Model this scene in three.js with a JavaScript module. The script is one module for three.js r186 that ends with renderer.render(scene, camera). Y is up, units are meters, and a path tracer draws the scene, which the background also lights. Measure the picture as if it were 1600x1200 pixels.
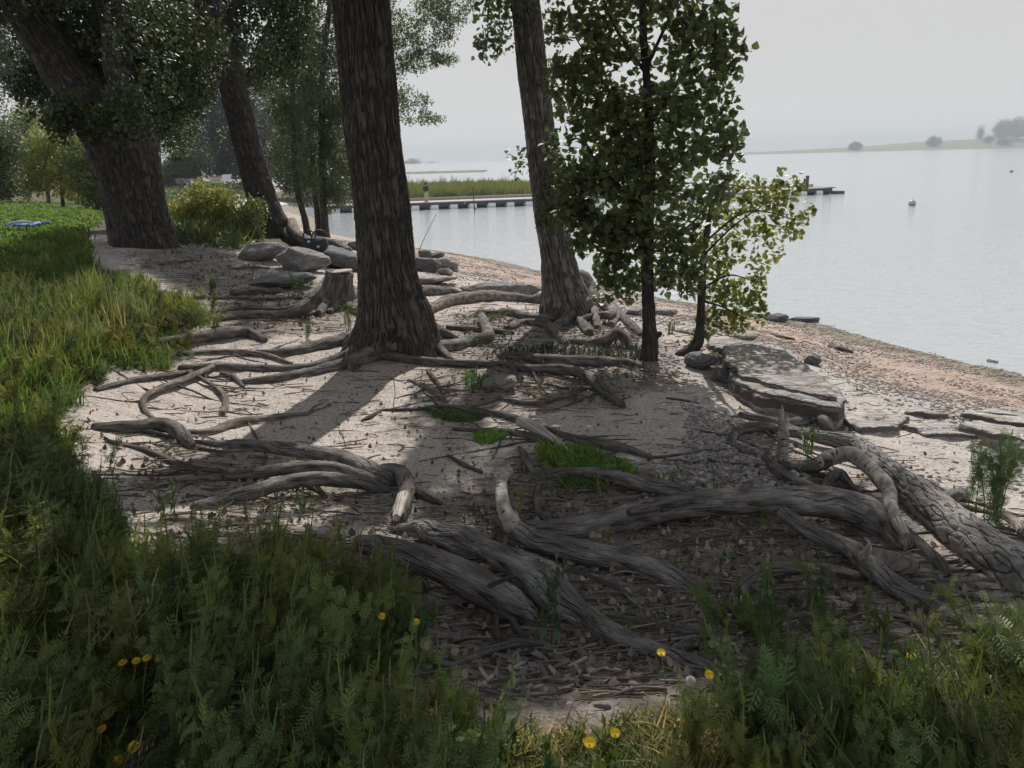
import * as THREE from 'three';
import { mergeGeometries } from 'three/addons/utils/BufferGeometryUtils.js';

// ---------------------------------------------------------------- camera, sky, sun, exposure
const scene = new THREE.Scene();
const F = 1248, RAD = Math.PI / 180, EYE = 1.65, WATER = -2.3;
const camera = new THREE.PerspectiveCamera(2 * Math.atan(600 / F) / RAD, 4 / 3, 0.05, 9000);
camera.position.set(0, EYE, 0);
camera.rotation.order = 'YXZ';
camera.rotation.set(-15.75 * RAD, 0, -1.5 * RAD);
camera.updateMatrixWorld(true);
const SUN_EL = 41 * RAD, SUN_AZ = 8 * RAD;
const sunDir = new THREE.Vector3(Math.sin(SUN_AZ) * Math.cos(SUN_EL), Math.sin(SUN_EL), -Math.cos(SUN_AZ) * Math.cos(SUN_EL));
const sun = new THREE.DirectionalLight(new THREE.Color(1, 0.95, 0.88), 5);
sun.target.position.set(0, 0, -8); sun.position.copy(sunDir).multiplyScalar(80).add(sun.target.position);
sun.castShadow = true; sun.shadow.radius = 1.2; sun.shadow.mapSize.set(4096, 4096);
Object.assign(sun.shadow.camera, { left: -40, right: 40, top: 40, bottom: -40, near: 1, far: 200 });
scene.add(sun, sun.target);
const renderer = new THREE.WebGLRenderer({ antialias: true });
renderer.toneMapping = THREE.LinearToneMapping; renderer.toneMappingExposure = 1;
renderer.shadowMap.enabled = true;
{ // hazy bright sky: white low down, a paler blue overhead, a soft aureole round the sun
  const w = 512, h = 256, data = new Float32Array(w * h * 4), v = new THREE.Vector3();
  for (let j = 0; j < h; j++) for (let i = 0; i < w; i++) {
    const el = ((j + 0.5) / h - 0.5) * Math.PI, az = ((i + 0.5) / w - 0.5) * 2 * Math.PI;
    v.set(Math.cos(el) * Math.cos(az), Math.sin(el), Math.cos(el) * Math.sin(az));
    const t = Math.pow(Math.max(0, Math.sin(el)), 1.6), c = v.dot(sunDir);
    const g = 0.5 * Math.exp(-Math.acos(Math.min(1, c)) / 0.16) + 0.24 * Math.exp(-Math.max(0, el) / 0.035);
    const k = (j * w + i) * 4;
    data[k] = 0.668 - 0.27 * t + g; data[k + 1] = 0.66 - 0.19 * t + g * 0.97; data[k + 2] = 0.656 - 0.06 * t + g * 0.9; data[k + 3] = 1;
  }
  const sky = new THREE.DataTexture(data, w, h, THREE.RGBAFormat, THREE.FloatType);
  sky.mapping = THREE.EquirectangularReflectionMapping; sky.magFilter = sky.minFilter = THREE.LinearFilter; sky.needsUpdate = true;
  scene.background = sky; scene.environment = sky;
}
scene.fog = new THREE.FogExp2(new THREE.Color(0.86, 0.94, 1.0), 0.00045);

// ---------------------------------------------------------------- helpers
let seed = 1;
const reseed = (s) => { seed = s >>> 0; };
const rnd = () => { seed = (seed + 0x6D2B79F5) >>> 0; let t = seed; t = Math.imul(t ^ (t >>> 15), t | 1); t ^= t + Math.imul(t ^ (t >>> 7), t | 61); return ((t ^ (t >>> 14)) >>> 0) / 4294967296; };
const rr = (a, b) => a + (b - a) * rnd();
const clamp = (x, a = 0, b = 1) => Math.min(b, Math.max(a, x));
const mix = (a, b, t) => a + (b - a) * t;
const sstep = (a, b, x) => { const t = clamp((x - a) / (b - a)); return t * t * (3 - 2 * t); };
const V = (x, y, z) => new THREE.Vector3(x, y, z);
const P = new Uint8Array(512); { reseed(77); const p = [...Array(256).keys()]; for (let i = 255; i > 0; i--) { const j = Math.floor(rnd() * (i + 1)); [p[i], p[j]] = [p[j], p[i]]; } for (let i = 0; i < 512; i++) P[i] = p[i & 255]; }
const fade = (t) => t * t * t * (t * (t * 6 - 15) + 10);
const g2 = (h, x, y) => { switch (h & 7) { case 0: return x + y; case 1: return x - y; case 2: return -x + y; case 3: return -x - y; case 4: return 1.4 * x; case 5: return -1.4 * x; case 6: return 1.4 * y; default: return -1.4 * y; } };
function n2(x, y, px = 256, py = 256) {            // periodic gradient noise, about -1..1
  const X = Math.floor(x), Y = Math.floor(y), fx = x - X, fy = y - Y, m = (a, n) => ((a % n) + n) % n;
  const x0 = m(X, px), x1 = m(X + 1, px), y0 = m(Y, py), y1 = m(Y + 1, py), u = fade(fx), w = fade(fy);
  return mix(mix(g2(P[P[x0 & 255] + (y0 & 255)], fx, fy), g2(P[P[x1 & 255] + (y0 & 255)], fx - 1, fy), u), mix(g2(P[P[x0 & 255] + (y1 & 255)], fx, fy - 1), g2(P[P[x1 & 255] + (y1 & 255)], fx - 1, fy - 1), u), w);
}
const fbm = (x, y, o = 4) => { let s = 0, a = 0.5; for (let i = 0; i < o; i++) { s += a * n2(x, y); x = x * 2.03 + 17.3; y = y * 2.03 + 9.1; a *= 0.5; } return s; };
function n3(x, y, z) {
  const X = Math.floor(x), Y = Math.floor(y), Z = Math.floor(z), fx = x - X, fy = y - Y, fz = z - Z, u = fade(fx), v = fade(fy), w = fade(fz);
  const G = (i, j, k) => { const h = P[P[P[(X + i) & 255] + ((Y + j) & 255)] + ((Z + k) & 255)] & 15, a = fx - i, b = fy - j, c = fz - k, p = h < 8 ? a : b, q = h < 4 ? b : h === 12 || h === 14 ? a : c; return ((h & 1) ? -p : p) + ((h & 2) ? -q : q); };
  return mix(mix(mix(G(0, 0, 0), G(1, 0, 0), u), mix(G(0, 1, 0), G(1, 1, 0), u), v), mix(mix(G(0, 0, 1), G(1, 0, 1), u), mix(G(0, 1, 1), G(1, 1, 1), u), v), w);
}
function worley(x, y, px, py) { const X = Math.floor(x), Y = Math.floor(y); let a = 9, b = 9; for (let j = -1; j <= 1; j++) for (let i = -1; i <= 1; i++) { const cx = (((X + i) % px) + px) % px, cy = (((Y + j) % py) + py) % py, h = P[P[cx & 255] + (cy & 255)], h2 = P[h + 91]; const d = Math.hypot(X + i + 0.15 + 0.7 * h / 255 - x, Y + j + 0.15 + 0.7 * h2 / 255 - y); if (d < a) { b = a; a = d; } else if (d < b) b = d; } return [a, b]; }

// names, labels
const used = {};
const numbered = (n) => { const k = used[n] = (used[n] ?? -1) + 1; return k ? `${n}_${String(k).padStart(3, '0')}` : n; };
function tag(o, label, category, group, kind) { if (label) o.userData.label = label; if (category) o.userData.category = category; if (group) o.userData.group = group; if (kind) o.userData.kind = kind; return o; }
function add(o, name, label, category, group, kind) { o.name = numbered(name); scene.add(o); return tag(o, label, category, group, kind); }
function thing(name, label, category, pos, group) { const g = new THREE.Group(); g.position.copy(pos); return add(g, name, label, category, group); }
function sh(m) { m.castShadow = m.receiveShadow = true; return m; }
function part(parent, name, geo, mat, kind) { const m = sh(new THREE.Mesh(geo, mat)); m.name = name; if (kind) m.userData.kind = kind; if (parent) { m.position.copy(parent.position).negate(); parent.add(m); } return m; }  // geometry in world metres
const local = (parent, name, geo, mat, pos, kind) => { const m = sh(new THREE.Mesh(geo, mat)); m.name = name; if (pos) m.position.copy(pos); if (kind) m.userData.kind = kind; parent.add(m); return m; };
function structure(name, geo, mat) { const m = sh(new THREE.Mesh(geo, mat)); return add(m, name, null, null, null, 'structure'); }
function copies(geo, mat, list, colors) {          // InstancedMesh from matrices
  const im = new THREE.InstancedMesh(geo, mat, list.length); list.forEach((m, i) => im.setMatrixAt(i, m));
  if (colors) { const c = new THREE.Color(); colors.forEach((k, i) => im.setColorAt(i, c.setRGB(...k))); }
  im.castShadow = im.receiveShadow = true; return im;
}
const M4 = (pos, q, s) => new THREE.Matrix4().compose(pos, q, typeof s === 'number' ? V(s, s, s) : s);
const Q = (x, y, z) => new THREE.Quaternion().setFromEuler(new THREE.Euler(x, y, z, 'YXZ'));
function buf(pos, idx, uv, col) { const g = new THREE.BufferGeometry(); g.setAttribute('position', new THREE.Float32BufferAttribute(pos, 3)); if (uv) g.setAttribute('uv', new THREE.Float32BufferAttribute(uv, 2)); if (col) g.setAttribute('color', new THREE.Float32BufferAttribute(col, 3)); if (idx) g.setIndex(idx); g.computeVertexNormals(); return g; }

// a place in the world from where it stands in the photograph
const ray = (px, py) => V((px - 800) / F, (600 - py) / F, -1).applyQuaternion(camera.quaternion);
const atDepth = (px, py, d) => { const r = ray(px, py); return V(0, EYE, 0).addScaledVector(r, -d / r.z); };          // on the vertical plane d metres ahead
const onLevel = (px, py, y) => { const r = ray(px, py); return V(0, EYE, 0).addScaledVector(r, (y - EYE) / r.y); };

// ---------------------------------------------------------------- the lie of the land
const CP = [];                                     // heights that are known: [x, z, y]
for (const [px, py, y] of [
  [-300, 1200, 0.1], [0, 1200, 0.02], [400, 1200, 0], [800, 1200, -0.02], [1200, 1200, -0.03], [1600, 1200, -0.06], [1900, 1200, -0.2],
  [0, 1000, 0.05], [300, 1000, 0.02], [560, 1000, -0.02], [640, 1050, -0.05], [740, 1120, -0.1], [900, 1110, -0.1], [1050, 1080, -0.12], [1250, 1080, -0.12], [1420, 1080, -0.14], [1600, 1060, -0.16],
  [0, 820, 0.12], [180, 820, 0.05], [320, 840, -0.05], [460, 860, -0.12], [560, 900, -0.16], [640, 940, -0.2], [-300, 800, 0.25],
  [720, 1000, -0.32], [800, 1040, -0.28], [860, 1000, -0.36], [950, 1040, -0.3], [1000, 940, -0.45], [1100, 960, -0.42], [1200, 930, -0.46], [1350, 980, -0.4], [1500, 960, -0.38], [1620, 940, -0.4],
  [600, 830, -0.38], [750, 850, -0.45], [900, 860, -0.5], [1100, 850, -0.52], [1300, 860, -0.52], [1450, 880, -0.52], [1600, 860, -0.6],
  [350, 780, -0.32], [220, 720, -0.22], [450, 740, -0.42], [650, 740, -0.5], [850, 740, -0.52], [1050, 740, -0.58], [1200, 750, -0.6], [1350, 760, -0.68], [1500, 740, -0.85], [1620, 760, -0.92],
  [140, 690, -0.12], [60, 690, 0.02], [200, 640, -0.3], [300, 620, -0.4], [500, 640, -0.46], [700, 640, -0.5], [900, 640, -0.56], [1080, 640, -0.64],
  [60, 620, 0.0], [130, 590, -0.06], [0, 560, 0.04], [180, 560, -0.04], [250, 590, -0.3], [300, 560, -0.3], [420, 560, -0.42], [600, 560, -0.44], [760, 560, -0.52], [900, 570, -0.58], [1010, 560, -0.64], [1110, 570, -0.72],
  [0, 470, 0.08], [100, 470, 0.06], [200, 490, 0.0], [290, 500, -0.08], [345, 530, -0.28], [370, 490, -0.3], [450, 500, -0.38], [540, 490, -0.42], [660, 500, -0.52], [760, 490, -0.58], [880, 500, -0.6], [970, 500, -0.68], [1080, 510, -0.92],
  [0, 400, 0.2], [120, 410, 0.16], [230, 430, 0.0], [330, 430, -0.15], [440, 440, -0.28], [540, 440, -0.4], [650, 450, -0.72], [760, 445, -0.86], [860, 460, -1.02], [950, 470, -1.2],
  [-200, 370, 0.5], [0, 360, 0.42], [100, 365, 0.38], [200, 380, 0.28], [290, 385, 0.1], [400, 390, -0.06], [500, 400, -0.3], [560, 400, -0.5],
  [-300, 325, 0.6], [0, 325, 0.5], [100, 335, 0.4], [190, 345, 0.25], [300, 350, -0.1], [425, 365, 0], [480, 372, -0.25], [520, 385, -0.7],
  [1180, 620, -0.8], [1320, 660, -0.84], [1250, 560, -1.15], [1420, 665, -0.9], [1600, 680, -1.0], [1500, 620, -1.35], [1600, 640, -1.45], [1400, 600, -1.5], [1280, 540, -1.55], [1150, 520, -1.3], [1180, 505, -1.9], [1600, 610, -1.95], [1450, 570, -1.95],
  [650, 415, -1.15], [720, 415, -1.35], [800, 428, -1.55], [900, 452, -1.7], [1050, 480, -1.75],
  [440, 352, -0.9], [330, 330, -1.2], [250, 320, -0.7], [450, 335, -1.8], [380, 318, -1.7], [330, 300, -1.2], [420, 300, -1.5], [250, 295, -0.9], [330, 288, -0.8],
  [1640, 597, WATER], [1600, 586, WATER], [1500, 564, WATER], [1400, 541, WATER], [1290, 508, WATER], [1180, 491, WATER], [1090, 476, WATER], [1000, 460, WATER], [900, 439, WATER], [800, 412, WATER], [700, 395, WATER], [620, 384, WATER], [545, 373, WATER], [506, 357, WATER], [495, 340, WATER], [500, 324, WATER], [430, 308, WATER + 0.3],
  [1600, 545, -3], [1400, 505, -3], [1200, 470, -3], [1000, 440, -3], [800, 395, -3], [650, 370, -3], [560, 352, -3], [545, 335, -3], [1000, 330, -5], [1500, 330, -5], [700, 320, -4], [560, 318, -3.4], [1800, 500, -4],
]) { const p = onLevel(px, py, y); CP.push([p.x, p.z, y]); }
for (const q of [[0, 6, 0.12], [-8, 5, 0.3], [8, 5, -0.3], [14, 2, -1.2], [20, 0, -2.6], [-20, 0, 0.6], [-25, -20, 0.8], [30, -10, -4.2], [-60, -60, 0.6], [-120, -130, 0], [-50, -130, -0.9], [-20, -150, -3], [10, -150, -5], [150, -130, -5], [-200, -60, 1], [0, 30, 0.4], [40, 30, -4]]) CP.push(q);
const warp = (x, z) => { const d = Math.max(-z, -2); return [x / (Math.max(d, 0) + 3), Math.log(d + 3)]; };
const RB = CP.map(([x, z]) => warp(x, z)), KC = 0.045 ** 2, ker = (a, b) => Math.sqrt(a * a + b * b + KC);
const RW = (() => {                                // smooth surface through all of them
  const m = CP.length, n = m + 1, A = RB.map((p, i) => { const r = RB.map((q) => ker(p[0] - q[0], p[1] - q[1])); r.push(1, CP[i][2]); return r; });
  for (let i = 0; i < m; i++) A[i][i] -= 0.012; A.push([...RB.map(() => 1), 0, 0]);
  for (let c = 0; c < n; c++) { let b = c; for (let r = c + 1; r < n; r++) if (Math.abs(A[r][c]) > Math.abs(A[b][c])) b = r; [A[c], A[b]] = [A[b], A[c]]; for (let r = c + 1; r < n; r++) { const f = A[r][c] / A[c][c]; if (f) for (let k = c; k <= n; k++) A[r][k] -= f * A[c][k]; } }
  const w = new Float64Array(n); for (let r = n - 1; r >= 0; r--) { let s = A[r][n]; for (let k = r + 1; k < n; k++) s -= A[r][k] * w[k]; w[r] = s / A[r][r]; } return w;
})();
function smoothLand(x, z) { const d = -z; let s = RW[RB.length]; const [u, v] = warp(x, Math.max(z, -170)); for (let i = 0; i < RB.length; i++) s += RW[i] * ker(u - RB[i][0], v - RB[i][1]); if (d > 130) s = mix(s, x < -0.3 * d ? -0.8 : -5, sstep(130, 170, d)); return clamp(s, -5, 3); }
function land(x, z) { const s = smoothLand(x, z), near = 1 - sstep(20, 60, -z); return s + near * (0.035 * fbm(x * 1.1, z * 1.1, 3) + 0.012 * n2(x * 4.3, z * 4.3) + 0.006 * n2(x * 11, z * 11)); }
function onGround(px, py, lift = 0) {               // where the sight line through that point of the photograph meets the land
  const r = ray(px, py); let a = 0.8, b = 0.8; const f = (t) => EYE + r.y * t - lift - land(r.x * t, r.z * t);
  while (b < 400 && f(b) > 0) { a = b; b *= 1.02; }
  for (let i = 0; i < 24; i++) { const m = (a + b) / 2; if (f(m) > 0) a = m; else b = m; }
  return V(0, EYE, 0).addScaledVector(r, b);
}
const plan = (pix) => pix.map(([x, y]) => { const p = onGround(x, y); return [p.x, p.z]; });
function polyDist(poly, x, z) {                     // signed distance, positive inside
  let d = 1e9, inside = false;
  for (let i = 0, j = poly.length - 1; i < poly.length; j = i++) { const [xi, zi] = poly[i], [xj, zj] = poly[j], ex = xj - xi, ez = zj - zi, t = clamp(((x - xi) * ex + (z - zi) * ez) / (ex * ex + ez * ez + 1e-9)); d = Math.min(d, Math.hypot(x - xi - t * ex, z - zi - t * ez)); if ((zi > z) !== (zj > z) && x < (xj - xi) * (z - zi) / (zj - zi) + xi) inside = !inside; }
  return inside ? d : -d;
}

// ---------------------------------------------------------------- procedural materials
function tex(n, m, fn, srgb) { const d = new Uint8Array(n * m * 4); for (let j = 0; j < m; j++) for (let i = 0; i < n; i++) { const c = fn(i / n, j / m), k = (j * n + i) * 4; d[k] = clamp(c[0]) * 255; d[k + 1] = clamp(c[1]) * 255; d[k + 2] = clamp(c[2]) * 255; d[k + 3] = 255; } const t = new THREE.DataTexture(d, n, m); t.wrapS = t.wrapT = THREE.RepeatWrapping; t.magFilter = THREE.LinearFilter; t.minFilter = THREE.LinearMipmapLinearFilter; t.generateMipmaps = true; if (srgb) t.colorSpace = THREE.SRGBColorSpace; t.needsUpdate = true; return t; }
const s1 = (l) => (l <= 0.0031308 ? 12.92 * l : 1.055 * Math.pow(l, 1 / 2.4) - 0.055);
const lin = (r, g, b) => [s1(r), s1(g), s1(b)];
const mix3 = (a, b, t) => [mix(a[0], b[0], t), mix(a[1], b[1], t), mix(a[2], b[2], t)];
function makeBark(N, M, tile, height, colour, bump, rough = 0.92) {   // height kept for shaping the mesh as well
  const h = new Float32Array(N * M); for (let j = 0; j < M; j++) for (let i = 0; i < N; i++) h[j * N + i] = clamp(height(i / N, j / M));
  const at = (u, v) => h[Math.min(M - 1, Math.floor(v * M)) * N + Math.min(N - 1, Math.floor(u * N))];
  const map = tex(N, M, (u, v) => lin(...colour(u, v, at(u, v))), true), bm = tex(N, M, (u, v) => { const k = at(u, v); return [k, k, k]; });
  const mat = new THREE.MeshStandardMaterial({ map, bumpMap: bm, bumpScale: bump, roughness: rough });
  return { tile, mat, sample(u, v) { const x = (u - Math.floor(u)) * N, y = (v - Math.floor(v)) * M, i = Math.floor(x) % N, j = Math.floor(y) % M, i1 = (i + 1) % N, j1 = (j + 1) % M, fx = x - Math.floor(x), fy = y - Math.floor(y); return mix(mix(h[j * N + i], h[j * N + i1], fx), mix(h[j1 * N + i], h[j1 * N + i1], fx), fy); } };
}
const B = {};
B.trunk = makeBark(512, 512, [0.7, 1.3], (u, v) => {
  const w = 0.8 * n2(u * 6, v * 5, 6, 5), a = Math.abs(n2(u * 24 + w, v * 3.0 + 0.3 * n2(u * 8, v * 8, 8, 8), 24, 3)), b = Math.abs(n2(u * 40 + 5 + w, v * 6, 40, 6));
  return 0.62 * sstep(0.0, 0.34, a) + 0.28 * sstep(0, 0.3, b) + 0.12 * n2(u * 70, v * 44, 70, 44);
}, (u, v, h) => mix3([0.036, 0.031, 0.029], mix3(mix3([0.088, 0.072, 0.062], [0.16, 0.138, 0.122], clamp(0.5 + n2(u * 9, v * 12, 9, 12) + 0.6 * n2(u * 2, v * 3, 2, 3))), [0.1, 0.115, 0.08], 0.5 * sstep(0.2, 0.55, n2(u * 3 + 5, v * 4, 3, 4))), Math.pow(clamp(h), 1.2)), 0.03);
B.grey = { ...B.trunk, mat: B.trunk.mat.clone() }; B.grey.mat.color.setRGB(2.1, 2.15, 2.3);  // trunk bark lightened and blued, painting veiling glare into its colour
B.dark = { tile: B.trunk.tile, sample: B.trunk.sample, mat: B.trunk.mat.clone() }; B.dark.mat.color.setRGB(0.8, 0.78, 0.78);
B.root = makeBark(512, 1024, [0.36, 0.9], (u, v) => {
  const w = 0.9 * n2(u * 4, v * 5, 4, 5), a = Math.abs(n2(u * 13 + w, v * 3.0 + 0.25 * w, 13, 3)), b = Math.abs(n2(u * 29 + w, v * 6 + 3, 29, 6)), c = Math.abs(n2(u * 6 + 3, v * 17 + 4 + 0.5 * w, 6, 17)), m = sstep(-0.2, 0.25, n2(u * 4 + 1, v * 5, 4, 5));
  return 0.26 + 0.34 * mix(1, sstep(0.0, 0.2, a), 0.35 + 0.65 * m) - 0.2 * (1 - sstep(0, 0.05, c)) * m + 0.22 * sstep(0, 0.22, b) + 0.16 * n2(u * 44, v * 7, 44, 7) + 0.1 * n2(u * 90, v * 40, 90, 40);
}, (u, v, h) => { const k = 0.7 + 0.3 * n2(u * 60, v * 9, 60, 9); return mix3([0.034, 0.029, 0.026], mix3(mix3([0.135 * k, 0.116 * k, 0.103 * k], [0.36 * k, 0.33 * k, 0.305 * k], clamp(0.45 + 0.9 * n2(u * 7, v * 6, 7, 6) + 0.5 * n2(u * 2, v * 2, 2, 2))), [0.2, 0.155, 0.13], 0.7 * clamp(0.8 * n2(u * 3 + 2, v * 4, 3, 4))), sstep(0.22, 0.72, h)); }, 0.018);
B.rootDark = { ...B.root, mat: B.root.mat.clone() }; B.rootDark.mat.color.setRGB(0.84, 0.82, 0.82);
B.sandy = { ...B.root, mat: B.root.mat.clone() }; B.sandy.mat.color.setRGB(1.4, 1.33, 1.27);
B.plate = makeBark(512, 512, [0.5, 0.8], (u, v) => {
  const w = 0.4 * n2(u * 5, v * 5, 5, 5), a = Math.abs(n2(u * 12 + w, v * 3 + 0.5 * w, 12, 3)), b = Math.abs(n2(u * 17 + w + 3, v * 4, 17, 4)), c = Math.abs(n2(u * 5 + 1.2 * w, v * 12 + w, 5, 12)), on = sstep(-0.1, 0.25, n2(u * 6 + 2, v * 7, 6, 7));
  return 0.12 + 0.5 * sstep(0.0, 0.13, a) + 0.16 * sstep(0, 0.12, b) - 0.28 * on * (1 - sstep(0, 0.07, c)) + 0.14 * n2(u * 30, v * 10, 30, 10) + 0.1 * n2(u * 70, v * 60, 70, 60);
}, (u, v, h) => mix3([0.036, 0.032, 0.03], mix3([0.16, 0.143, 0.132], [0.29, 0.268, 0.25], clamp(0.5 + 0.9 * n2(u * 8, v * 7, 8, 7))), sstep(0.15, 0.62, h)), 0.024);
B.pale = makeBark(256, 512, [0.3, 0.8], (u, v) => {
  const a = Math.abs(n2(u * 10, v * 2, 10, 2)); return 0.7 * sstep(0, 0.14, a) + 0.2 + 0.14 * n2(u * 34, v * 12, 34, 12);
}, (u, v, h) => mix3([0.16, 0.135, 0.115], mix3([0.36, 0.32, 0.28], [0.52, 0.475, 0.42], clamp(0.5 + n2(u * 5, v * 5, 5, 5))), h), 0.006, 0.85);
B.birch = makeBark(256, 512, [0.3, 0.5], (u, v) => {
  const a = n2(u * 5, v * 26, 5, 26), b = n2(u * 9 + 3, v * 12, 9, 12); return 0.75 - 0.75 * sstep(0.36, 0.55, a) - 0.3 * sstep(0.45, 0.6, b) + 0.12 * n2(u * 40, v * 40, 40, 40);
}, (u, v, h) => mix3([0.05, 0.045, 0.04], mix3([0.2, 0.18, 0.16], [0.36, 0.335, 0.3], clamp(0.5 + n2(u * 6, v * 8, 6, 8))), sstep(0.15, 0.6, h)), 0.006, 0.8);
const woodMat = B.pale.mat;
const rockTex = tex(512, 512, (u, v) => { const f = 0.5 + 0.35 * n2(u * 6, v * 6, 6, 6) + 0.25 * n2(u * 14, v * 22, 14, 22) + 0.2 * n2(u * 50, v * 50, 50, 50), s = sstep(0.35, 0.6, n2(u * 9 + 4, v * 9, 9, 9)); return lin(...mix3(mix3(mix3([0.12, 0.115, 0.115], [0.3, 0.285, 0.275], clamp(f)), [0.36, 0.33, 0.29], s * 0.6), [0.2, 0.16, 0.125], 0.6 * sstep(0.25, 0.5, n2(u * 4 + 2, v * 5, 4, 5)))); }, true);
const rockBump = tex(512, 512, (u, v) => { const k = 0.5 + 0.3 * n2(u * 5, v * 14, 5, 14) + 0.2 * n2(u * 14, v * 14, 14, 14) + 0.16 * n2(u * 40, v * 40, 40, 40) - 0.4 * (1 - sstep(0, 0.06, Math.abs(n2(u * 3, v * 7, 3, 7)))); return [k, k, k]; });
const rockMat = new THREE.MeshStandardMaterial({ map: rockTex, bumpMap: rockBump, bumpScale: 0.045, roughness: 0.9 });
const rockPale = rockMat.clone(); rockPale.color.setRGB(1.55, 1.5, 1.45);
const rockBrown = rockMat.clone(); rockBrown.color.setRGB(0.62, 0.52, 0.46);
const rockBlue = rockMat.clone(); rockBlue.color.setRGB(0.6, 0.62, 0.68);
const flat = (r, g, b, rough = 0.85, more = {}) => new THREE.MeshStandardMaterial({ color: new THREE.Color(r, g, b), roughness: rough, ...more });
const grassMat = (r, g, b, tr = 0.6) => { const m = leafMat(r, g, b, tr); m.roughness = 0.85; m.specularIntensity = 0.3; return m; };
const leafMat = (r, g, b, tr = 0.42) => new THREE.MeshPhysicalMaterial({ color: new THREE.Color(r, g, b), roughness: 0.62, transmission: tr, thickness: 0, side: THREE.DoubleSide, specularIntensity: 0.7 });

// tapered, bent limb whose bark is in the mesh
function limb(pts, radii, { bark = B.root, step = 0.02, amp = 0.012, lump = 0.12, caps = ['round', 'round'], lobes, ovals = 0 } = {}) {
  const n0 = pts.length, curve = new THREE.CatmullRomCurve3(pts, false, 'centripetal'), K = Math.max(40, n0 * 24), sp = [], sr = [], sl = [0];
  for (let i = 0; i <= K; i++) { const t = i / K; sp.push(curve.getPoint(t)); const f = t * (n0 - 1), a = Math.min(n0 - 2, Math.floor(f)), q = f - a; sr.push(mix(radii[a], radii[a + 1], q * q * (3 - 2 * q) * 0.5 + q * 0.5)); if (i) sl.push(sl[i - 1] + sp[i].distanceTo(sp[i - 1])); }
  const L = sl[K], rm = sr.reduce((a, b) => a + b) / sr.length, n = Math.max(4, Math.ceil(L / step)), m = Math.max(9, Math.min(260, Math.ceil(2 * Math.PI * rm / step)));
  const rings = []; const rmax = Math.max(...radii);
  const T0 = sp[1].clone().sub(sp[0]).normalize(); let N = Math.abs(T0.y) < 0.9 ? V(0, 1, 0) : V(1, 0, 0); N.addScaledVector(T0, -N.dot(T0)).normalize();
  let k = 0;
  const centre = (s) => { while (k < K - 1 && sl[k + 1] < s) k++; while (k > 0 && sl[k] > s) k--; const t = (s - sl[k]) / (sl[k + 1] - sl[k] || 1); return [sp[k].clone().lerp(sp[k + 1], t), mix(sr[k], sr[k + 1], t), sp[k + 1].clone().sub(sp[k]).normalize()]; };
  const capR = [0.02, 0.45, 0.75, 0.93];
  for (let i = 0; i <= n; i++) {
    const s = L * i / n, [c, r, T] = centre(s); N.addScaledVector(T, -N.dot(T)).normalize();
    const Bn = T.clone().cross(N);
    if (i === 0) for (const [j, q] of (caps[0] === 'round' ? capR.map((x) => [x, Math.sqrt(1 - x * x)]) : [[0.001, 0], [0.6, 0], [0.99, 0]]).entries()) rings.push([c.clone().addScaledVector(T, -q[1] * r), r * q[0], N.clone(), Bn.clone(), s - q[1] * r, caps[0] === 'cut']);
    rings.push([c, r, N.clone(), Bn.clone(), s, false]);
    if (i === n) for (const q of (caps[1] === 'round' ? [...capR].reverse().map((x) => [x, Math.sqrt(1 - x * x)]) : [[0.99, 0], [0.6, 0], [0.001, 0]])) rings.push([c.clone().addScaledVector(T, q[1] * r), r * q[0], N.clone(), Bn.clone(), s + q[1] * r, caps[1] === 'cut']);
  }
  const pos = [], uv = [], idx = [], nu = Math.max(1, Math.round(2 * Math.PI * rm / bark.tile[0])), off = rnd() * 7, o1 = rnd() * 50;
  rings.forEach(([c, r, n_, b_, s, cut]) => {
    for (let j = 0; j <= m; j++) {
      const a = (j % m) / m * 2 * Math.PI, ca = Math.cos(a), sa = Math.sin(a), u = j / m * nu, v = s / bark.tile[1] + off;
      const dx = n_.x * ca + b_.x * sa, dy = n_.y * ca + b_.y * sa, dz = n_.z * ca + b_.z * sa;
      const f = Math.min(1, r / (0.5 * rmax));
      let R = r * (1 + lump * n3((c.x + dx * r) * 2.2 / Math.max(rm, 0.04) * 0.12 + o1, (c.y + dy * r) * 0.26 / Math.max(rm, 0.04), (c.z + dz * r) * 0.26 / Math.max(rm, 0.04)) + lump * 0.8 * n2(ca * 0.9 + s * 2.1 / Math.max(rm * 8, 0.3) + o1, sa * 0.9 + s * 1.3));
      if (lobes) R *= lobes(a, s, dx, dz);
      if (!cut) R += amp * f * (bark.sample(u, v) - 0.6);
      pos.push(c.x + dx * R, c.y + dy * R * (1 - ovals), c.z + dz * R); uv.push(u, v);
    }
  });
  for (let i = 0; i < rings.length - 1; i++) for (let j = 0; j < m; j++) { const a = i * (m + 1) + j, b = a + m + 1; idx.push(a, a + 1, b, a + 1, b + 1, b); }
  const g = buf(pos, idx, uv), nn = g.attributes.normal;
  for (let i = 0; i < rings.length; i++) { const a = i * (m + 1), b = a + m, x = nn.getX(a) + nn.getX(b), y = nn.getY(a) + nn.getY(b), z = nn.getZ(a) + nn.getZ(b), l = Math.hypot(x, y, z) || 1; nn.setXYZ(a, x / l, y / l, z / l); nn.setXYZ(b, x / l, y / l, z / l); }
  return g;
}
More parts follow.
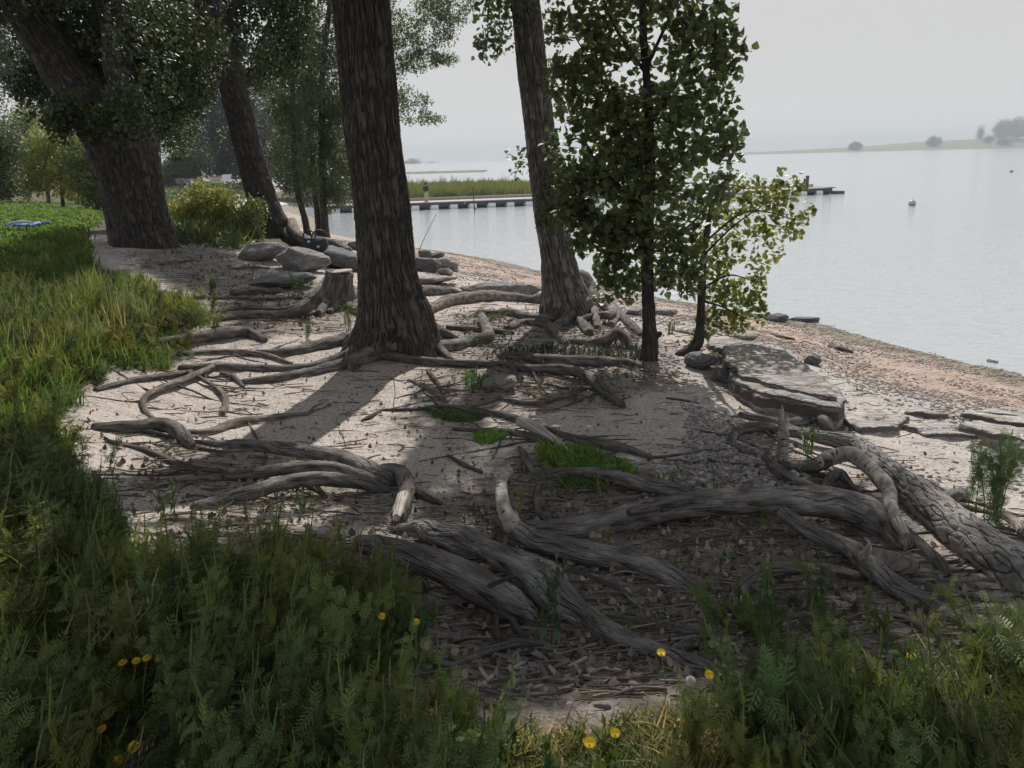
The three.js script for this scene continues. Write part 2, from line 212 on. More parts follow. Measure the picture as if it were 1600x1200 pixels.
// limb whose centre line is given as it stands in the photograph: [x, y, half width, extra height above ground]
function groundPts(list, sink = 0.4) {
  const pts = [], rad = [];
  for (const [x, y, w, up = 0] of list) { let p = onGround(x, y, up), r = w / F * -p.z; p = onGround(x, y, up + sink * r); r = w / F * Math.hypot(p.x, p.y - EYE, p.z) * 0.98; pts.push(p); rad.push(r); }
  return [pts, rad];
}
const scales = { near: 0.012, mid: 0.02 };
function groundLimb(list, o = {}) { const [p, r] = groundPts(list, o.sink ?? 0.4); const d = Math.min(...p.map((q) => -q.z)), rm = r.reduce((a, b) => a + b) / r.length; return [limb(p, r, { step: clamp(d * 0.0034, 0.009, 0.03), amp: Math.min(0.018, rm * 0.26), ...o }), p, r]; }

// ---------------------------------------------------------------- ground, one sheet to the horizon
const grassPoly = plan([[-500, 420], [-100, 405], [60, 395], [150, 412], [215, 430], [260, 460], [322, 488], [333, 512], [280, 522], [310, 548], [262, 582], [205, 586], [150, 598], [95, 610], [88, 690], [115, 745], [165, 795], [215, 850], [300, 885], [420, 905], [520, 912], [590, 945], [650, 1005], [690, 1080], [735, 1150], [830, 1150], [960, 1140], [1060, 1120], [1130, 1090], [1210, 1075], [1300, 1095], [1400, 1110], [1500, 1080], [1580, 1030], [1700, 960], [1900, 1050], [1900, 1500], [-500, 1500]]);
const lawnPoly = plan([[-700, 322], [-50, 308], [90, 313], [150, 330], [165, 352], [120, 366], [70, 376], [60, 396], [-100, 404], [-700, 420]]);
const litterPoly = plan([[560, 820], [620, 790], [740, 745], [850, 690], [960, 735], [1100, 690], [1220, 690], [1330, 760], [1480, 880], [1600, 930], [1620, 1020], [1500, 1100], [1400, 1120], [1290, 1110], [1190, 1095], [1120, 1150], [1060, 1230], [830, 1260], [735, 1240], [650, 1110], [580, 950], [480, 920], [300, 900], [210, 860], [260, 800], [430, 800], [560, 840]]);
const litter2 = plan([[640, 590], [700, 560], [690, 490], [800, 485], [960, 500], [1075, 560], [1060, 600], [960, 640], [830, 650], [700, 640]]);
const litter3 = plan([[160, 690], [330, 690], [520, 720], [600, 760], [590, 830], [480, 815], [300, 795], [220, 760]]);
const litter4 = plan([[190, 395], [300, 380], [380, 400], [560, 450], [560, 520], [350, 520], [330, 470], [250, 440]]);
const grassAt = (x, z) => polyDist(grassPoly, x, z) + mix(0.1, 0.34, sstep(2.4, 4, -z)) * fbm(x * 1.6, z * 1.6, 4);
const litterAt = (x, z) => Math.max(polyDist(litterPoly, x, z), polyDist(litter2, x, z), polyDist(litter3, x, z), polyDist(litter4, x, z)) + 0.35 * fbm(x * 1.7 + 9, z * 1.7, 3);
const groundMap = tex(1024, 1024, (u, v) => { const k = 0.97 + 0.1 * n2(u * 8, v * 8, 8, 8) + 0.16 * n2(u * 61, v * 61, 61, 61) + 0.2 * n2(u * 170, v * 170, 170, 170), s = sstep(0.42, 0.62, n2(u * 110 + 7, v * 110, 110, 110)); return [k - 0.34 * s, k - 0.36 * s, k - 0.37 * s]; }, true);
const groundBump = tex(1024, 1024, (u, v) => { const k = 0.5 + 0.3 * n2(u * 14, v * 14, 14, 14) + 0.16 * n2(u * 40, v * 40, 40, 40) + 0.14 * n2(u * 120, v * 120, 120, 120); return [k, k, k]; });
function buildGround() {
  const xs = [], ds = []; { let s = 0.05, x = 0; const half = [0]; while (x < 4200) { s = x < 5.5 ? 0.05 : Math.min(s * 1.06, 400); x += s; half.push(x); } for (let i = half.length - 1; i > 0; i--) xs.push(-half[i]); xs.push(...half); }
  { let d = -4200; const back = [-4200, -2000, -1000, -500, -250, -120, -60, -30, -15, -8, -5, -3, -1.5, -0.5, 0, 0.4, 0.8]; ds.push(...back); d = 1; let s = 0.045; while (d < 4200) { ds.push(d); s = d < 10 ? 0.045 : Math.min(s * 1.035, 400); d += s; } }
  const pos = [], col = [], uv = [], idx = [], n = xs.length;
  const sand = [0.47, 0.41, 0.37], soil = [0.2, 0.168, 0.145], turf = [0.085, 0.075, 0.045], humus = [0.115, 0.094, 0.08], peb = [0.45, 0.42, 0.395], red = [0.43, 0.3, 0.225], weed = [0.2, 0.19, 0.13], mud = [0.12, 0.11, 0.09];
  for (const d of ds) for (const x of xs) {
    const z = -d, far = Math.abs(x) > 200 || d > 200 || d < -20, y = far ? (d < -20 || x < -0.3 * Math.max(d, 0) - 20 ? Math.min(1.5, smoothLand(clamp(x, -150, 60), clamp(z, -170, 20))) : -5) : land(x, z);
    let c = sand; const w = fbm(x * 0.9, z * 0.9, 3), fine = n2(x * 6, z * 6);
    if (!far) {
      const beach = sstep(-0.72, -1.0, y + 0.1 * w) * sstep(0.8, 2.2, x + d * 0.12 - 0.3 + 0.4 * w); c = mix3(c, peb, beach);
      c = mix3(c, red, (x > -8 ? 1 : 0.6) * sstep(-1.12, -1.38, y + 0.16 * w) * (0.75 + 0.25 * fine));
      c = mix3(c, weed, sstep(-1.95, -2.12, y + 0.1 * w) * 0.75); c = mix3(c, mud, sstep(-2.25, -2.36, y));
      c = mix3(c, soil, clamp(sstep(-0.12, 0.3, litterAt(x, z)) * (0.72 + 0.25 * fine))); c = mix3(c, humus, clamp(sstep(-0.05, 0.35, polyDist(litterPoly, x, z) + 0.3 * fbm(x * 1.7 + 9, z * 1.7, 3)) * (0.75 + 0.3 * fine)));
      if (d > 17) c = mix3(c, turf, sstep(-2, 0.5, -x - 0.33 * d + 1.5) * sstep(-1.2, -0.3, y));
      c = mix3(c, turf, Math.max(sstep(-0.1, 0.12, grassAt(x, z)), sstep(-0.2, 0.2, polyDist(lawnPoly, x, z) + 0.3 * w)));
    } else c = x < 0 || d < -20 ? turf : mud;
    const k = 1 + 0.16 * w; pos.push(x, y, z); uv.push(x / 2.3, z / 2.3); col.push(c[0] * k, c[1] * k, c[2] * k);
  }
  for (let j = 0; j < ds.length - 1; j++) for (let i = 0; i < n - 1; i++) { const a = j * n + i, b = a + n; idx.push(a, a + 1, b, a + 1, b + 1, b); }
  return buf(pos, idx, uv, col);
}
structure('ground', buildGround(), new THREE.MeshStandardMaterial({ vertexColors: true, map: groundMap, bumpMap: groundBump, bumpScale: 0.03, roughness: 0.97 }));

// ---------------------------------------------------------------- water: real ripples near the shore, a fine relief over the rest
{
  const xs = [], ds = []; { let x = -12, s = 0.09; const r = []; while (x < 4000) { r.push(x); s = x > -4 && x < 14 ? 0.09 : Math.min(s * 1.09, 500); x += s; } const l = []; x = -12; s = 0.5; while (x > -900) { s *= 1.25; x -= s; l.push(x); } xs.push(...l.reverse(), ...r); }
  { let d = -40, s = 2; while (d < 4400) { ds.push(d); s = d < 10 ? 2 : d < 40 ? 0.09 : Math.min(s * 1.08, 500); d += s; } }
  const pos = [], uv = [], idx = [], n = xs.length;
  for (const d of ds) for (const x of xs) { const k = Math.exp(-Math.pow(Math.max(0, Math.hypot(x - 6, d - 14) - 6) / 22, 2)); const q = d + 0.5 * x; pos.push(x, WATER + k * (0.008 * n2(x * 0.9 + 3, q * 2.6) + 0.005 * n2(x * 2.2, q * 6.1)), -d); uv.push(x / 6, d / 6); }
  for (let j = 0; j < ds.length - 1; j++) for (let i = 0; i < n - 1; i++) { const a = j * n + i, b = a + n; idx.push(a, a + 1, b, a + 1, b + 1, b); }
  const ripple = tex(512, 512, (u, v) => { const k = 0.5 + 0.26 * n2(u * 9 + 0.4 * n2(u * 5, v * 5, 5, 5), v * 26, 9, 26) + 0.2 * n2(u * 20, v * 52, 20, 52) + 0.1 * n2(u * 50, v * 90, 50, 90); return [k, k, k]; });
  structure('water', buf(pos, idx, uv), new THREE.MeshPhysicalMaterial({ color: new THREE.Color(0.41, 0.435, 0.45), metalness: 0, roughness: 0.12, ior: 1.9,  bumpMap: ripple, bumpScale: 0.035 }));
}

// ---------------------------------------------------------------- leaves
function leafGeo(w = 0.8, fold = 0.12) {            // one deltoid leaf, 1 long, its stalk at the origin
  const p = [0, 0, 0, 0, 0.5, -fold * 0.4, 0, 1, -0.1, -0.36 * w, 0.1, fold, -0.5 * w, 0.36, fold, -0.22 * w, 0.74, fold * 0.3, 0.36 * w, 0.1, fold, 0.5 * w, 0.36, fold, 0.22 * w, 0.74, fold * 0.3];
  return buf(p, [0, 1, 4, 0, 4, 3, 1, 2, 5, 1, 5, 4, 0, 7, 1, 0, 6, 7, 1, 8, 2, 1, 7, 8]);
}
function bladeLeaf(w, fold = 0.08, bend = -0.15) { return buf([0, 0, 0, -w / 2, 0.4, fold, 0, 0.45, 0, w / 2, 0.4, fold, 0, 1, bend], [0, 2, 1, 0, 3, 2, 1, 2, 4, 2, 3, 4]); }
const LEAF = leafGeo(0.95), LEAF2 = leafGeo(0.7, 0.2), OVAL = bladeLeaf(0.42);
function cluster(n, leaf, size, spread, droop = 0.4) {   // a twig's worth of leaves
  const gs = [];
  for (let i = 0; i < n; i++) { const g = leaf.clone(), s = size * rr(0.7, 1.2); g.applyMatrix4(M4(V(rr(-1, 1) * spread, rr(-1, 1) * spread * 0.8, rr(-1, 1) * spread), Q(rr(0, 6.28), rr(-0.9, 0.9) + Math.PI * droop, rr(-0.6, 0.6)), s)); gs.push(g); }
  return mergeGeometries(gs);
}
reseed(5);
const TWIGS = [0, 1, 2].map(() => cluster(13, LEAF, 0.075, 0.17)), TWIGFAR = [0, 1].map(() => cluster(16, LEAF2, 0.16, 0.45)), TWIGSMALL = [0, 1].map(() => cluster(14, OVAL, 0.085, 0.13, 0.2));
const GREEN = leafMat(0.13, 0.18, 0.085, 0.56), OLIVE = leafMat(0.17, 0.22, 0.06, 0.62), YGREEN = leafMat(0.36, 0.4, 0.11, 0.75), DEEP = leafMat(0.075, 0.115, 0.042, 0.46), WHITE = leafMat(1, 1, 1, 0.42);
const barkFlat = B.dark.mat;
const LIT = [[[222, 590], [330, 545], [520, 540], [660, 556], [705, 590], [690, 640], [640, 700], [600, 730], [520, 712], [330, 695], [235, 665]], [[-300, 400], [0, 408], [150, 400], [250, 440], [335, 490], [335, 545], [285, 600], [150, 690], [0, 700], [-300, 700]], [[640, 470], [780, 470], [780, 560], [640, 545]], [[455, 722], [600, 735], [610, 758], [450, 752]], [[430, 775], [600, 775], [610, 835], [430, 830]], [[245, 790], [300, 830], [230, 910], [160, 960], [60, 1015], [-60, 1030], [-60, 985], [90, 930], [180, 860]], [[640, 828], [730, 838], [735, 872], [640, 862]], [[860, 1115], [1010, 1065], [1130, 1110], [1010, 1230], [810, 1230]], [[1480, 1070], [1640, 1000], [1700, 1200], [1420, 1160]], [[1100, 525], [1330, 620], [1345, 690], [1440, 745], [1600, 890], [2000, 1000], [2000, 450], [1150, 470]], [[-600, 296], [110, 306], [140, 332], [0, 334], [-600, 345]], [[258, 335], [400, 335], [410, 374], [255, 374]]].map(plan);  // ground kept in sun: unseen crowns are holed to let light land here
const inLight = (p, spill = 0.28) => { let t = (p.y + 0.2) / sunDir.y, x = p.x - sunDir.x * t, z = p.z - sunDir.z * t; t = (p.y - smoothLand(x, z) - (z > -3.2 ? 0.12 : 0)) / sunDir.y; x = p.x - sunDir.x * t; z = p.z - sunDir.z * t; return LIT.some((q) => polyDist(q, x, z) > -spill); };
// blobs: [centre, radii(Vector3), how many]; noise carves gaps, open also cuts holes that drop sun onto LIT
function foliage(parent, blobs, { geos = TWIGS, mat = GREEN, gap = 0.0, freq = 0.9, scale = 1, tint = 0.35, name = 'foliage', keep, open } = {}) {
  const lists = geos.map(() => []), cols = geos.map(() => []);
  for (const [c, r, n] of blobs) for (let i = 0, tries = 0; i < n && tries < n * 6; tries++) {
    const v = V(rr(-1, 1), rr(-1, 1), rr(-1, 1)), l = v.length(); if (l > 1 || (l < 0.55 && rnd() < 0.45)) continue;
    const p = V(c.x + v.x * r.x, c.y + v.y * r.y, c.z + v.z * r.z);
    if (n3(p.x * freq + 3, p.y * freq, p.z * freq) + 0.4 * n3(p.x * freq * 2.6, p.y * freq * 2.6, p.z * freq * 2.6) < gap - 0.25) continue;
    if (keep && !keep(p)) continue; if (open && inLight(p) && rnd() < 0.99) { i += 0.5; continue; }
    const k = Math.floor(rnd() * geos.length), y = rnd();
    lists[k].push(M4(p, Q(rr(0, 6.28), rr(-0.5, 0.5), rr(-0.5, 0.5)), scale * rr(0.75, 1.25)));
    const f = 1 + tint * rr(-1, 1); cols[k].push([f * (1 + (y < 0.2 ? 0.7 : 0) * tint), f * (1 + 0.15 * rr(-1, 1) * tint), f * (1 - 0.5 * tint * rnd())]); i++;
  }
  geos.forEach((g, k) => { if (!lists[k].length) return; const im = copies(g, mat, lists[k], cols[k]); im.name = name; im.userData.kind = 'stuff'; im.position.copy(parent.position).negate(); parent.add(im); });
}
const pb = (px, py, d, rx, ry, rz, n) => [atDepth(px, py, d), V(rx / F * d, ry / F * d, rz), n];   // a blob seen at that pixel, d metres ahead
const trunkPts = (list, d) => { const p = [], r = []; for (const [x, y, w, dd = 0] of list) { p.push(atDepth(x, y, d + dd)); r.push(w / F * (d + dd)); } return [p, r]; };
const branch = (t, from, to, r0, r1, bark = B.dark) => { r0 *= 0.6; r1 *= 0.6; const mid = from.clone().lerp(to, 0.5).add(V(rr(-0.3, 0.3), rr(0, 0.5), rr(-0.3, 0.3))); part(t, 'limb', limb([from, mid, to], [r0, (r0 + r1) * 0.55, r1], { bark, step: 0.05, amp: 0.008 }), bark.mat); };
const lobed = (angs, top, k, extra) => (a, s, dx, dz) => { const f = Math.pow(clamp(1 - s / top), 2.2); let q = 0; for (const [t, w, g] of angs) { let e = Math.abs(((a - t + 9.4248) % 6.2832) - Math.PI); q += g * Math.exp(-e * e / (w * w)); } return 1 + k * f * (q - 0.35) + (extra ? extra(s, dx, dz) : 0); };

// ---------------------------------------------------------------- the standing trees
reseed(11);
{ // central cottonwood
  const base = onGround(614, 560), d = -base.z + 0.4, t = thing('cottonwood_tree', 'stout furrowed cottonwood trunk at the centre, casting its shadow on the sand', 'tree', base, null);
  const [p, r] = trunkPts([[615, 588, 112, 0.1], [615, 562, 90, 0.05], [617, 535, 74], [617, 500, 61], [612, 465, 51], [607, 431, 45.5], [604, 395, 43], [594, 300, 42], [581, 200, 41.5], [564, 0, 40], [549, -180, 38], [534, -360, 34], [525, -520, 29]], d);
  part(t, 'trunk', limb(p, r, { bark: B.trunk, step: 0.0125, amp: 0.042, lump: 0.05, caps: ['cut', 'round'], lobes: lobed([[0.4, 0.35, 0.9], [1.5, 0.3, 0.8], [2.6, 0.3, 1.0], [3.6, 0.35, 0.8], [4.7, 0.3, 0.9], [5.6, 0.3, 0.8]], 1.3, 0.36, (s, dx, dz) => -0.42 * Math.exp(-Math.pow((s - 0.5) / 0.16, 2)) * Math.exp(-Math.pow((dx - 0.02) / 0.26, 2)) * (dz > 0 ? 1 : 0)) }), B.trunk.mat);
  { const c = atDepth(616, 520, d - 0.27), pp = []; part(t, 'hollow', limb([c.clone().add(V(0, -0.12, 0)), c.clone().add(V(0.01, 0, -0.02)), c.clone().add(V(0, 0.13, -0.05))], [0.085, 0.1, 0.04], { bark: B.trunk, step: 0.012, amp: 0.04, lump: 0.5 }), flat(0.05, 0.031, 0.027)); }  // solid red-brown wood plug, coloured darker to paint in the shade of the cavity
  const top = p[p.length - 1];
  for (const [dx, dy, dz, f] of [[2.5, 2.5, 1.5, 10], [-3, 2.2, 1, 10], [1, 3.5, 3, 11], [-1, 2.6, -2, 11], [0.3, 4, 0, 12], [-2, 1.2, 4, 10], [2.8, 1.3, 4, 10]]) branch(t, p[f], top.clone().add(V(dx, dy, dz)), 0.14, 0.04, B.trunk);
  const T = (x, y, z) => V(base.x + x, y, base.z + z);
  foliage(t, [[T(-0.2, 8.2, 1.3), V(6.6, 4.4, 4.4), 9000], [T(3.8, 6.6, 3.4), V(3.4, 2.9, 2.6), 2600], [T(-4.4, 6.8, 3.2), V(3.6, 3.2, 3), 2600], [T(0, 6.4, 4.6), V(4.5, 2.4, 2.2), 1800]], { gap: -0.02, freq: 0.75, scale: 1.2, open: true });  // crown above the view, its extent and holes shaped to shade the near ground
  B.tree1 = t; B.d1 = d; B.base1 = base;
}
{ // leaning cottonwood nearer the water
  const base = onGround(884, 499), d = -base.z + 0.28, t = thing('cottonwood_tree', 'slimmer cottonwood leaning left at the edge of the beach, pale roots bared at its foot', 'tree', base);
  const [p, r] = trunkPts([[890, 520, 62, 0.1], [888, 503, 50, 0.05], [886, 485, 43], [882, 462, 37], [876, 432, 30.5], [871, 400, 26.5], [863, 355, 24.5], [855, 300, 23.2], [843, 200, 22.5], [831, 100, 22], [820, 0, 20.5], [800, -170, 18.5], [785, -340, 15], [775, -480, 11]], d);
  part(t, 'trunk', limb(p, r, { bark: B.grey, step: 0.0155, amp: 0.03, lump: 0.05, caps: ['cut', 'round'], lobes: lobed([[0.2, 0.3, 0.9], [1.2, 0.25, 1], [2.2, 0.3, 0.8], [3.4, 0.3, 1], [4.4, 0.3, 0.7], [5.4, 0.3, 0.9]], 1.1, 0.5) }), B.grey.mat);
  const top = p[p.length - 1];
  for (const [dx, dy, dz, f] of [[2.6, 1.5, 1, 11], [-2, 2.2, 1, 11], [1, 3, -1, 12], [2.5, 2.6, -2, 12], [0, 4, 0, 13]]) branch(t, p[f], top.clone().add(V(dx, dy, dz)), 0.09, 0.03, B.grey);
  foliage(t, [[V(base.x + 0.9, 8.4, base.z), V(3.6, 3.6, 3.2), 4200]], { gap: 0.0, scale: 1.1, open: true, keep: (q) => q.y > 1.65 - q.z * 0.2 + 0.2 });
  // sprays of leaves in view on its trunk
  foliage(t, [pb(868, 300, d - 0.4, 22, 60, 0.2, 26), pb(775, 30, d - 0.3, 26, 52, 0.3, 34), pb(800, -10, d - 0.3, 50, 30, 0.4, 40), pb(824, 255, d + 0.2, 26, 38, 0.2, 9), pb(868, 330, d - 0.35, 20, 45, 0.15, 26), pb(868, 100, d - 0.3, 22, 60, 0.2, 16), pb(760, 70, d - 0.2, 14, 26, 0.2, 7)], { scale: 0.75, gap: -1, tint: 0.3 });
  B.tree3 = t;
}
{ // huge tree at the left
  const base = onGround(222, 388), d = -base.z + 0.5, t = thing('cottonwood_tree', 'huge dark old tree at the left, its trunk forking into two limbs', 'tree', base);
  const [p, r] = trunkPts([[224, 396, 56], [223, 382, 49], [217, 350, 45], [208, 305, 44.5], [200, 268, 47], [190, 232, 49], [176, 200, 48], [150, 165, 40], [122, 135, 36], [74, 67, 31], [32, 0, 26], [-20, -90, 22], [-60, -180, 17]], d);
  part(t, 'trunk', limb(p, r, { bark: B.dark, step: 0.026, amp: 0.055, lump: 0.06, caps: ['cut', 'round'], lobes: lobed([[0.4, 0.35, 0.8], [1.7, 0.3, 0.8], [3, 0.35, 1], [4.3, 0.3, 0.8], [5.4, 0.3, 0.9]], 0.9, 0.3) }), B.dark.mat);
  const [p2, r2] = trunkPts([[205, 240, 28], [207, 200, 25], [203, 168, 22], [186, 101, 20.5], [180, 50, 19], [170, 0, 18], [150, -110, 15], [140, -200, 11]], d - 0.15);
  part(t, 'limb', limb(p2, r2, { bark: B.dark, step: 0.03, amp: 0.04 }), B.dark.mat);
  foliage(t, [pb(235, 70, d + 0.7, 110, 95, 1.1, 640), pb(120, 178, d - 0.8, 30, 30, 0.4, 70), pb(165, 120, d + 0.7, 50, 60, 0.6, 200), pb(115, 40, d + 0.9, 90, 90, 1, 620), pb(192, 180, d - 1.1, 40, 38, 0.4, 170), pb(120, 190, d - 0.9, 36, 28, 0.4, 100), pb(270, 120, d + 0.5, 50, 90, 0.7, 300), pb(65, 150, d + 0.6, 34, 44, 0.5, 100), pb(60, -60, d, 200, 80, 2.5, 900), pb(30, 50, d + 1.5, 40, 50, 1, 120)], { gap: 0.02, scale: 0.95, mat: DEEP, tint: 0.5 });
  foliage(t, [pb(208, 170, d - 1.7, 26, 42, 0.25, 60), pb(225, 90, d - 1.4, 60, 80, 0.4, 60)], { gap: -1, scale: 0.85, mat: DEEP });
  foliage(t, [[V(base.x + 0.6, 8.4, base.z - 1), V(5.2, 3.6, 4.4), 4200]], { gap: 0.02, scale: 1.25, mat: DEEP, open: true, keep: (q) => q.y > 1.65 - q.z * 0.17 });
}
{ // second dark tree
  const base = onGround(430, 370), d = -base.z + 0.4, t = thing('cottonwood_tree', 'dark trunk leaning left between the huge left tree and the young poplars', 'tree', base);
  const [p, r] = trunkPts([[434, 384, 42], [430, 371, 33], [423, 352, 27.5], [417, 335, 24.5], [408, 304, 21], [389, 236, 20.8], [372, 169, 19.5], [354, 101, 18.7], [340, 50, 19.5], [323, 0, 20], [290, -110, 17], [270, -200, 12]], d);
  part(t, 'trunk', limb(p, r, { bark: B.dark, step: 0.028, amp: 0.04, lump: 0.06, caps: ['cut', 'round'], lobes: lobed([[0.2, 0.3, 1], [1.7, 0.3, 0.8], [3.1, 0.35, 1.2], [4.6, 0.3, 0.8]], 0.8, 0.4) }), B.dark.mat);
  branch(t, p[7], atDepth(268, -20, d), 0.14, 0.06); branch(t, p[8], atDepth(440, -60, d), 0.14, 0.05);
  foliage(t, [pb(310, 90, d + 0.9, 85, 90, 0.9, 520), pb(405, 50, d + 0.8, 80, 75, 1, 560), pb(270, 165, d + 0.6, 45, 55, 0.8, 130), pb(360, -70, d, 170, 80, 2.5, 800), pb(290, 215, d + 1, 40, 32, 0.6, 42), pb(335, 170, d + 0.8, 26, 50, 0.6, 60)], { gap: 0.0, scale: 1.1, mat: DEEP, open: true });
  foliage(t, [pb(300, 200, d + 2, 60, 60, 0.6, 46), pb(405, 90, d - 1.8, 40, 60, 0.4, 40)], { gap: -1, scale: 0.9, mat: DEEP });
  foliage(t, [[V(base.x + 0.2, 8.6, base.z - 0.5), V(4, 3.4, 4), 2600]], { gap: 0.05, scale: 1.25, mat: DEEP, open: true, keep: (q) => q.y > 1.65 - q.z * 0.17 });
  B.tree2 = t;
}
{ // three young poplars behind the boulders
  for (const [bx, by, tr, bl, label] of [
    [480, 368, [[481, 372, 6.5], [478, 350, 5], [470, 320, 4.6], [463, 290, 4.2], [458, 180, 3.6], [456, 60, 3]], [[462, 235, 0, 40, 85, 0.9, 430], [455, 110, 0, 55, 80, 1, 420]], 'leftmost slender stem of the three young poplars behind the boulders'],
    [497, 368, [[498, 372, 6], [497, 345, 4.6], [493, 310, 4.2], [488, 240, 3.6], [484, 100, 3]], [[505, 262, 0, 40, 70, 0.8, 420], [495, 110, 0, 45, 90, 1, 480]], 'middle stem of the three young poplars behind the boulders'],
    [507, 370, [[509, 374, 7.5], [507, 345, 6], [505, 310, 5.5], [503, 240, 5], [505, 100, 4.2], [520, -20, 3.4], [540, -120, 2.6]], [[535, 240, 0, 34, 80, 0.9, 430], [530, 80, 0, 60, 100, 1.2, 620], [650, 40, 1, 62, 44, 1, 300], [700, 5, 1, 42, 34, 0.8, 150], [655, 95, 1, 40, 16, 0.7, 90], [690, 92, 1, 26, 9, 0.5, 36], [640, 165, 1, 34, 26, 0.6, 66], [672, 185, 1, 22, 10, 0.5, 26], [610, 120, 1, 24, 80, 0.8, 110]], 'rightmost and thickest of the three young poplars, its boughs reaching past the central trunk']]) {
    const base = onGround(bx, by), d = -base.z, t = thing('young_poplar', label, 'tree', base), [p, r] = trunkPts(tr, d);
    part(t, 'trunk', limb(p, r, { bark: B.dark, step: 0.03, amp: 0.012 }), B.dark.mat);
    foliage(t, bl.map(([x, y, dd, rx, ry, rz, n]) => pb(x, y, d + dd, rx, ry, rz, Math.round(n * 1.7))), { freq: 1.3, scale: 0.82 });
  }
}
// single leaves on stalks: the outer ones nearest the eye are parts of their own, the rest one mass
function leafCrown(t, blobs, { size, own, freq = 1.2, gap = -0.1, mats, weights }) {
  const all = [];
  for (const [c, r, n, k = 0] of blobs) for (let i = 0, tries = 0; i < n && tries < n * 8; tries++) {
    const v = V(rr(-1, 1), rr(-1, 1), rr(-1, 1)), l = v.length(); if (l > 1 + 0.12 * rnd()) continue;
    const p = V(c.x + v.x * r.x, c.y + v.y * r.y, c.z + v.z * r.z); if (n3(p.x * freq * 2.6 + 7.3, p.y * freq * 2.6, p.z * freq * 2) + 0.5 * n3(p.x * freq * 6, p.y * freq * 6, p.z * freq * 4) < gap) continue;
    all.push([p, Q(rr(0, 6.28), Math.PI * rr(0.55, 0.95) * (rnd() < 0.85 ? 1 : 0.4), rr(-0.5, 0.5)), size * rr(0.65, 1.2), k]); i++;
  }
  all.sort((a, b) => b[0].z - a[0].z);
  const stuff = mats.map(() => [[], []]);
  all.forEach(([p, q, s, k], i) => { const m = rnd() < weights ? 1 : 0, mm = k ? 1 - m : m;
    if (i % 3 === 0 && i < own * 3) { const o = sh(new THREE.Mesh(LEAF, mats[mm])); o.name = 'leaf'; o.position.copy(p).sub(t.position); o.quaternion.copy(q); o.scale.setScalar(s); t.add(o); }
    else { const f = rr(0.7, 1.25); stuff[mm][0].push(M4(p, q, s)); stuff[mm][1].push([f * rr(0.9, 1.25), f, f * rr(0.7, 1)]); } });
  stuff.forEach(([l, c], k) => { if (!l.length) return; const im = copies(LEAF, mats[k], l, c); im.name = 'foliage'; im.userData.kind = 'stuff'; im.position.copy(t.position).negate(); t.add(im); });
}
{ // sapling in front of the water
  const base = onGround(1014, 562), d = -base.z, t = thing('poplar_sapling', 'leafy poplar sapling with a thin straight stem standing before the water', 'tree', base);
  const [p, r] = trunkPts([[1014, 570, 17], [1014, 558, 15], [1015, 535, 12.5], [1014, 500, 10.5], [1012, 450, 9.5], [1012, 400, 8.8], [1014, 330, 8], [1016, 250, 7], [1012, 150, 6], [1005, 50, 5], [1000, -80, 3.5], [998, -200, 2]], d);
  part(t, 'trunk', limb(p, r, { bark: B.dark, step: 0.014, amp: 0.012, lump: 0.1 }), B.dark.mat);
  { const q = atDepth(1026, 524, d - 0.02); part(t, 'knot', limb([q, q.clone().add(V(0.035, 0.02, 0.01))], [0.04, 0.028], { bark: B.dark, step: 0.012, amp: 0.01 }), B.dark.mat); }
  for (const [y0, x1, y1, x2, y2] of [[400, 1080, 350, 1120, 300], [330, 930, 250, 900, 180], [300, 1090, 220, 1140, 160], [230, 950, 140, 900, 60], [200, 1070, 110, 1120, 50], [120, 960, 40, 930, -40], [100, 1050, 20, 1090, -50]]) part(t, 'branch', limb([atDepth(1013, y0, d), atDepth(x1, y1, d + rr(-0.3, 0.3)), atDepth(x2, y2, d + rr(-0.6, 0.6))], [0.022, 0.015, 0.006], { bark: B.dark, step: 0.03, amp: 0.003 }), B.dark.mat);
  const b = (x, y, rx, ry, rz, n, k) => [...pb(x, y, d, rx, ry, rz, n), k];
  leafCrown(t, [b(1020, 140, 122, 160, 0.75, 2150), b(1030, 260, 118, 110, 0.7, 1500), b(930, 180, 60, 120, 0.45, 760), b(960, 300, 84, 90, 0.55, 900), b(1010, 390, 80, 66, 0.45, 800), b(905, 285, 40, 60, 0.3, 330), b(925, 370, 36, 36, 0.25, 260), b(955, 420, 30, 34, 0.2, 170), b(945, 330, 40, 40, 0.25, 240), b(900, 330, 30, 40, 0.2, 130), b(985, 350, 40, 50, 0.3, 220), b(900, 60, 50, 70, 0.45, 420), b(1100, 60, 50, 70, 0.4, 330), b(1148, 60, 22, 22, 0.2, 40), b(1162, 84, 14, 12, 0.1, 16), b(1160, 215, 10, 14, 0.1, 8), b(880, 120, 26, 40, 0.3, 90), b(872, 230, 20, 30, 0.2, 50), b(1130, 130, 26, 40, 0.3, 90), b(1140, 230, 20, 50, 0.25, 80), b(940, 470, 16, 14, 0.1, 20), b(1085, 400, 26, 40, 0.2, 90), b(960, 400, 20, 34, 0.2, 60), b(1060, 440, 42, 28, 0.3, 150), b(980, 445, 36, 26, 0.25, 90), b(900, 335, 18, 20, 0.15, 26), b(1000, -90, 130, 90, 0.8, 1100), b(980, -210, 90, 80, 0.6, 600)], { size: 0.09, own: 200, gap: -0.14, mats: [GREEN, OLIVE], weights: 0.16 });
}
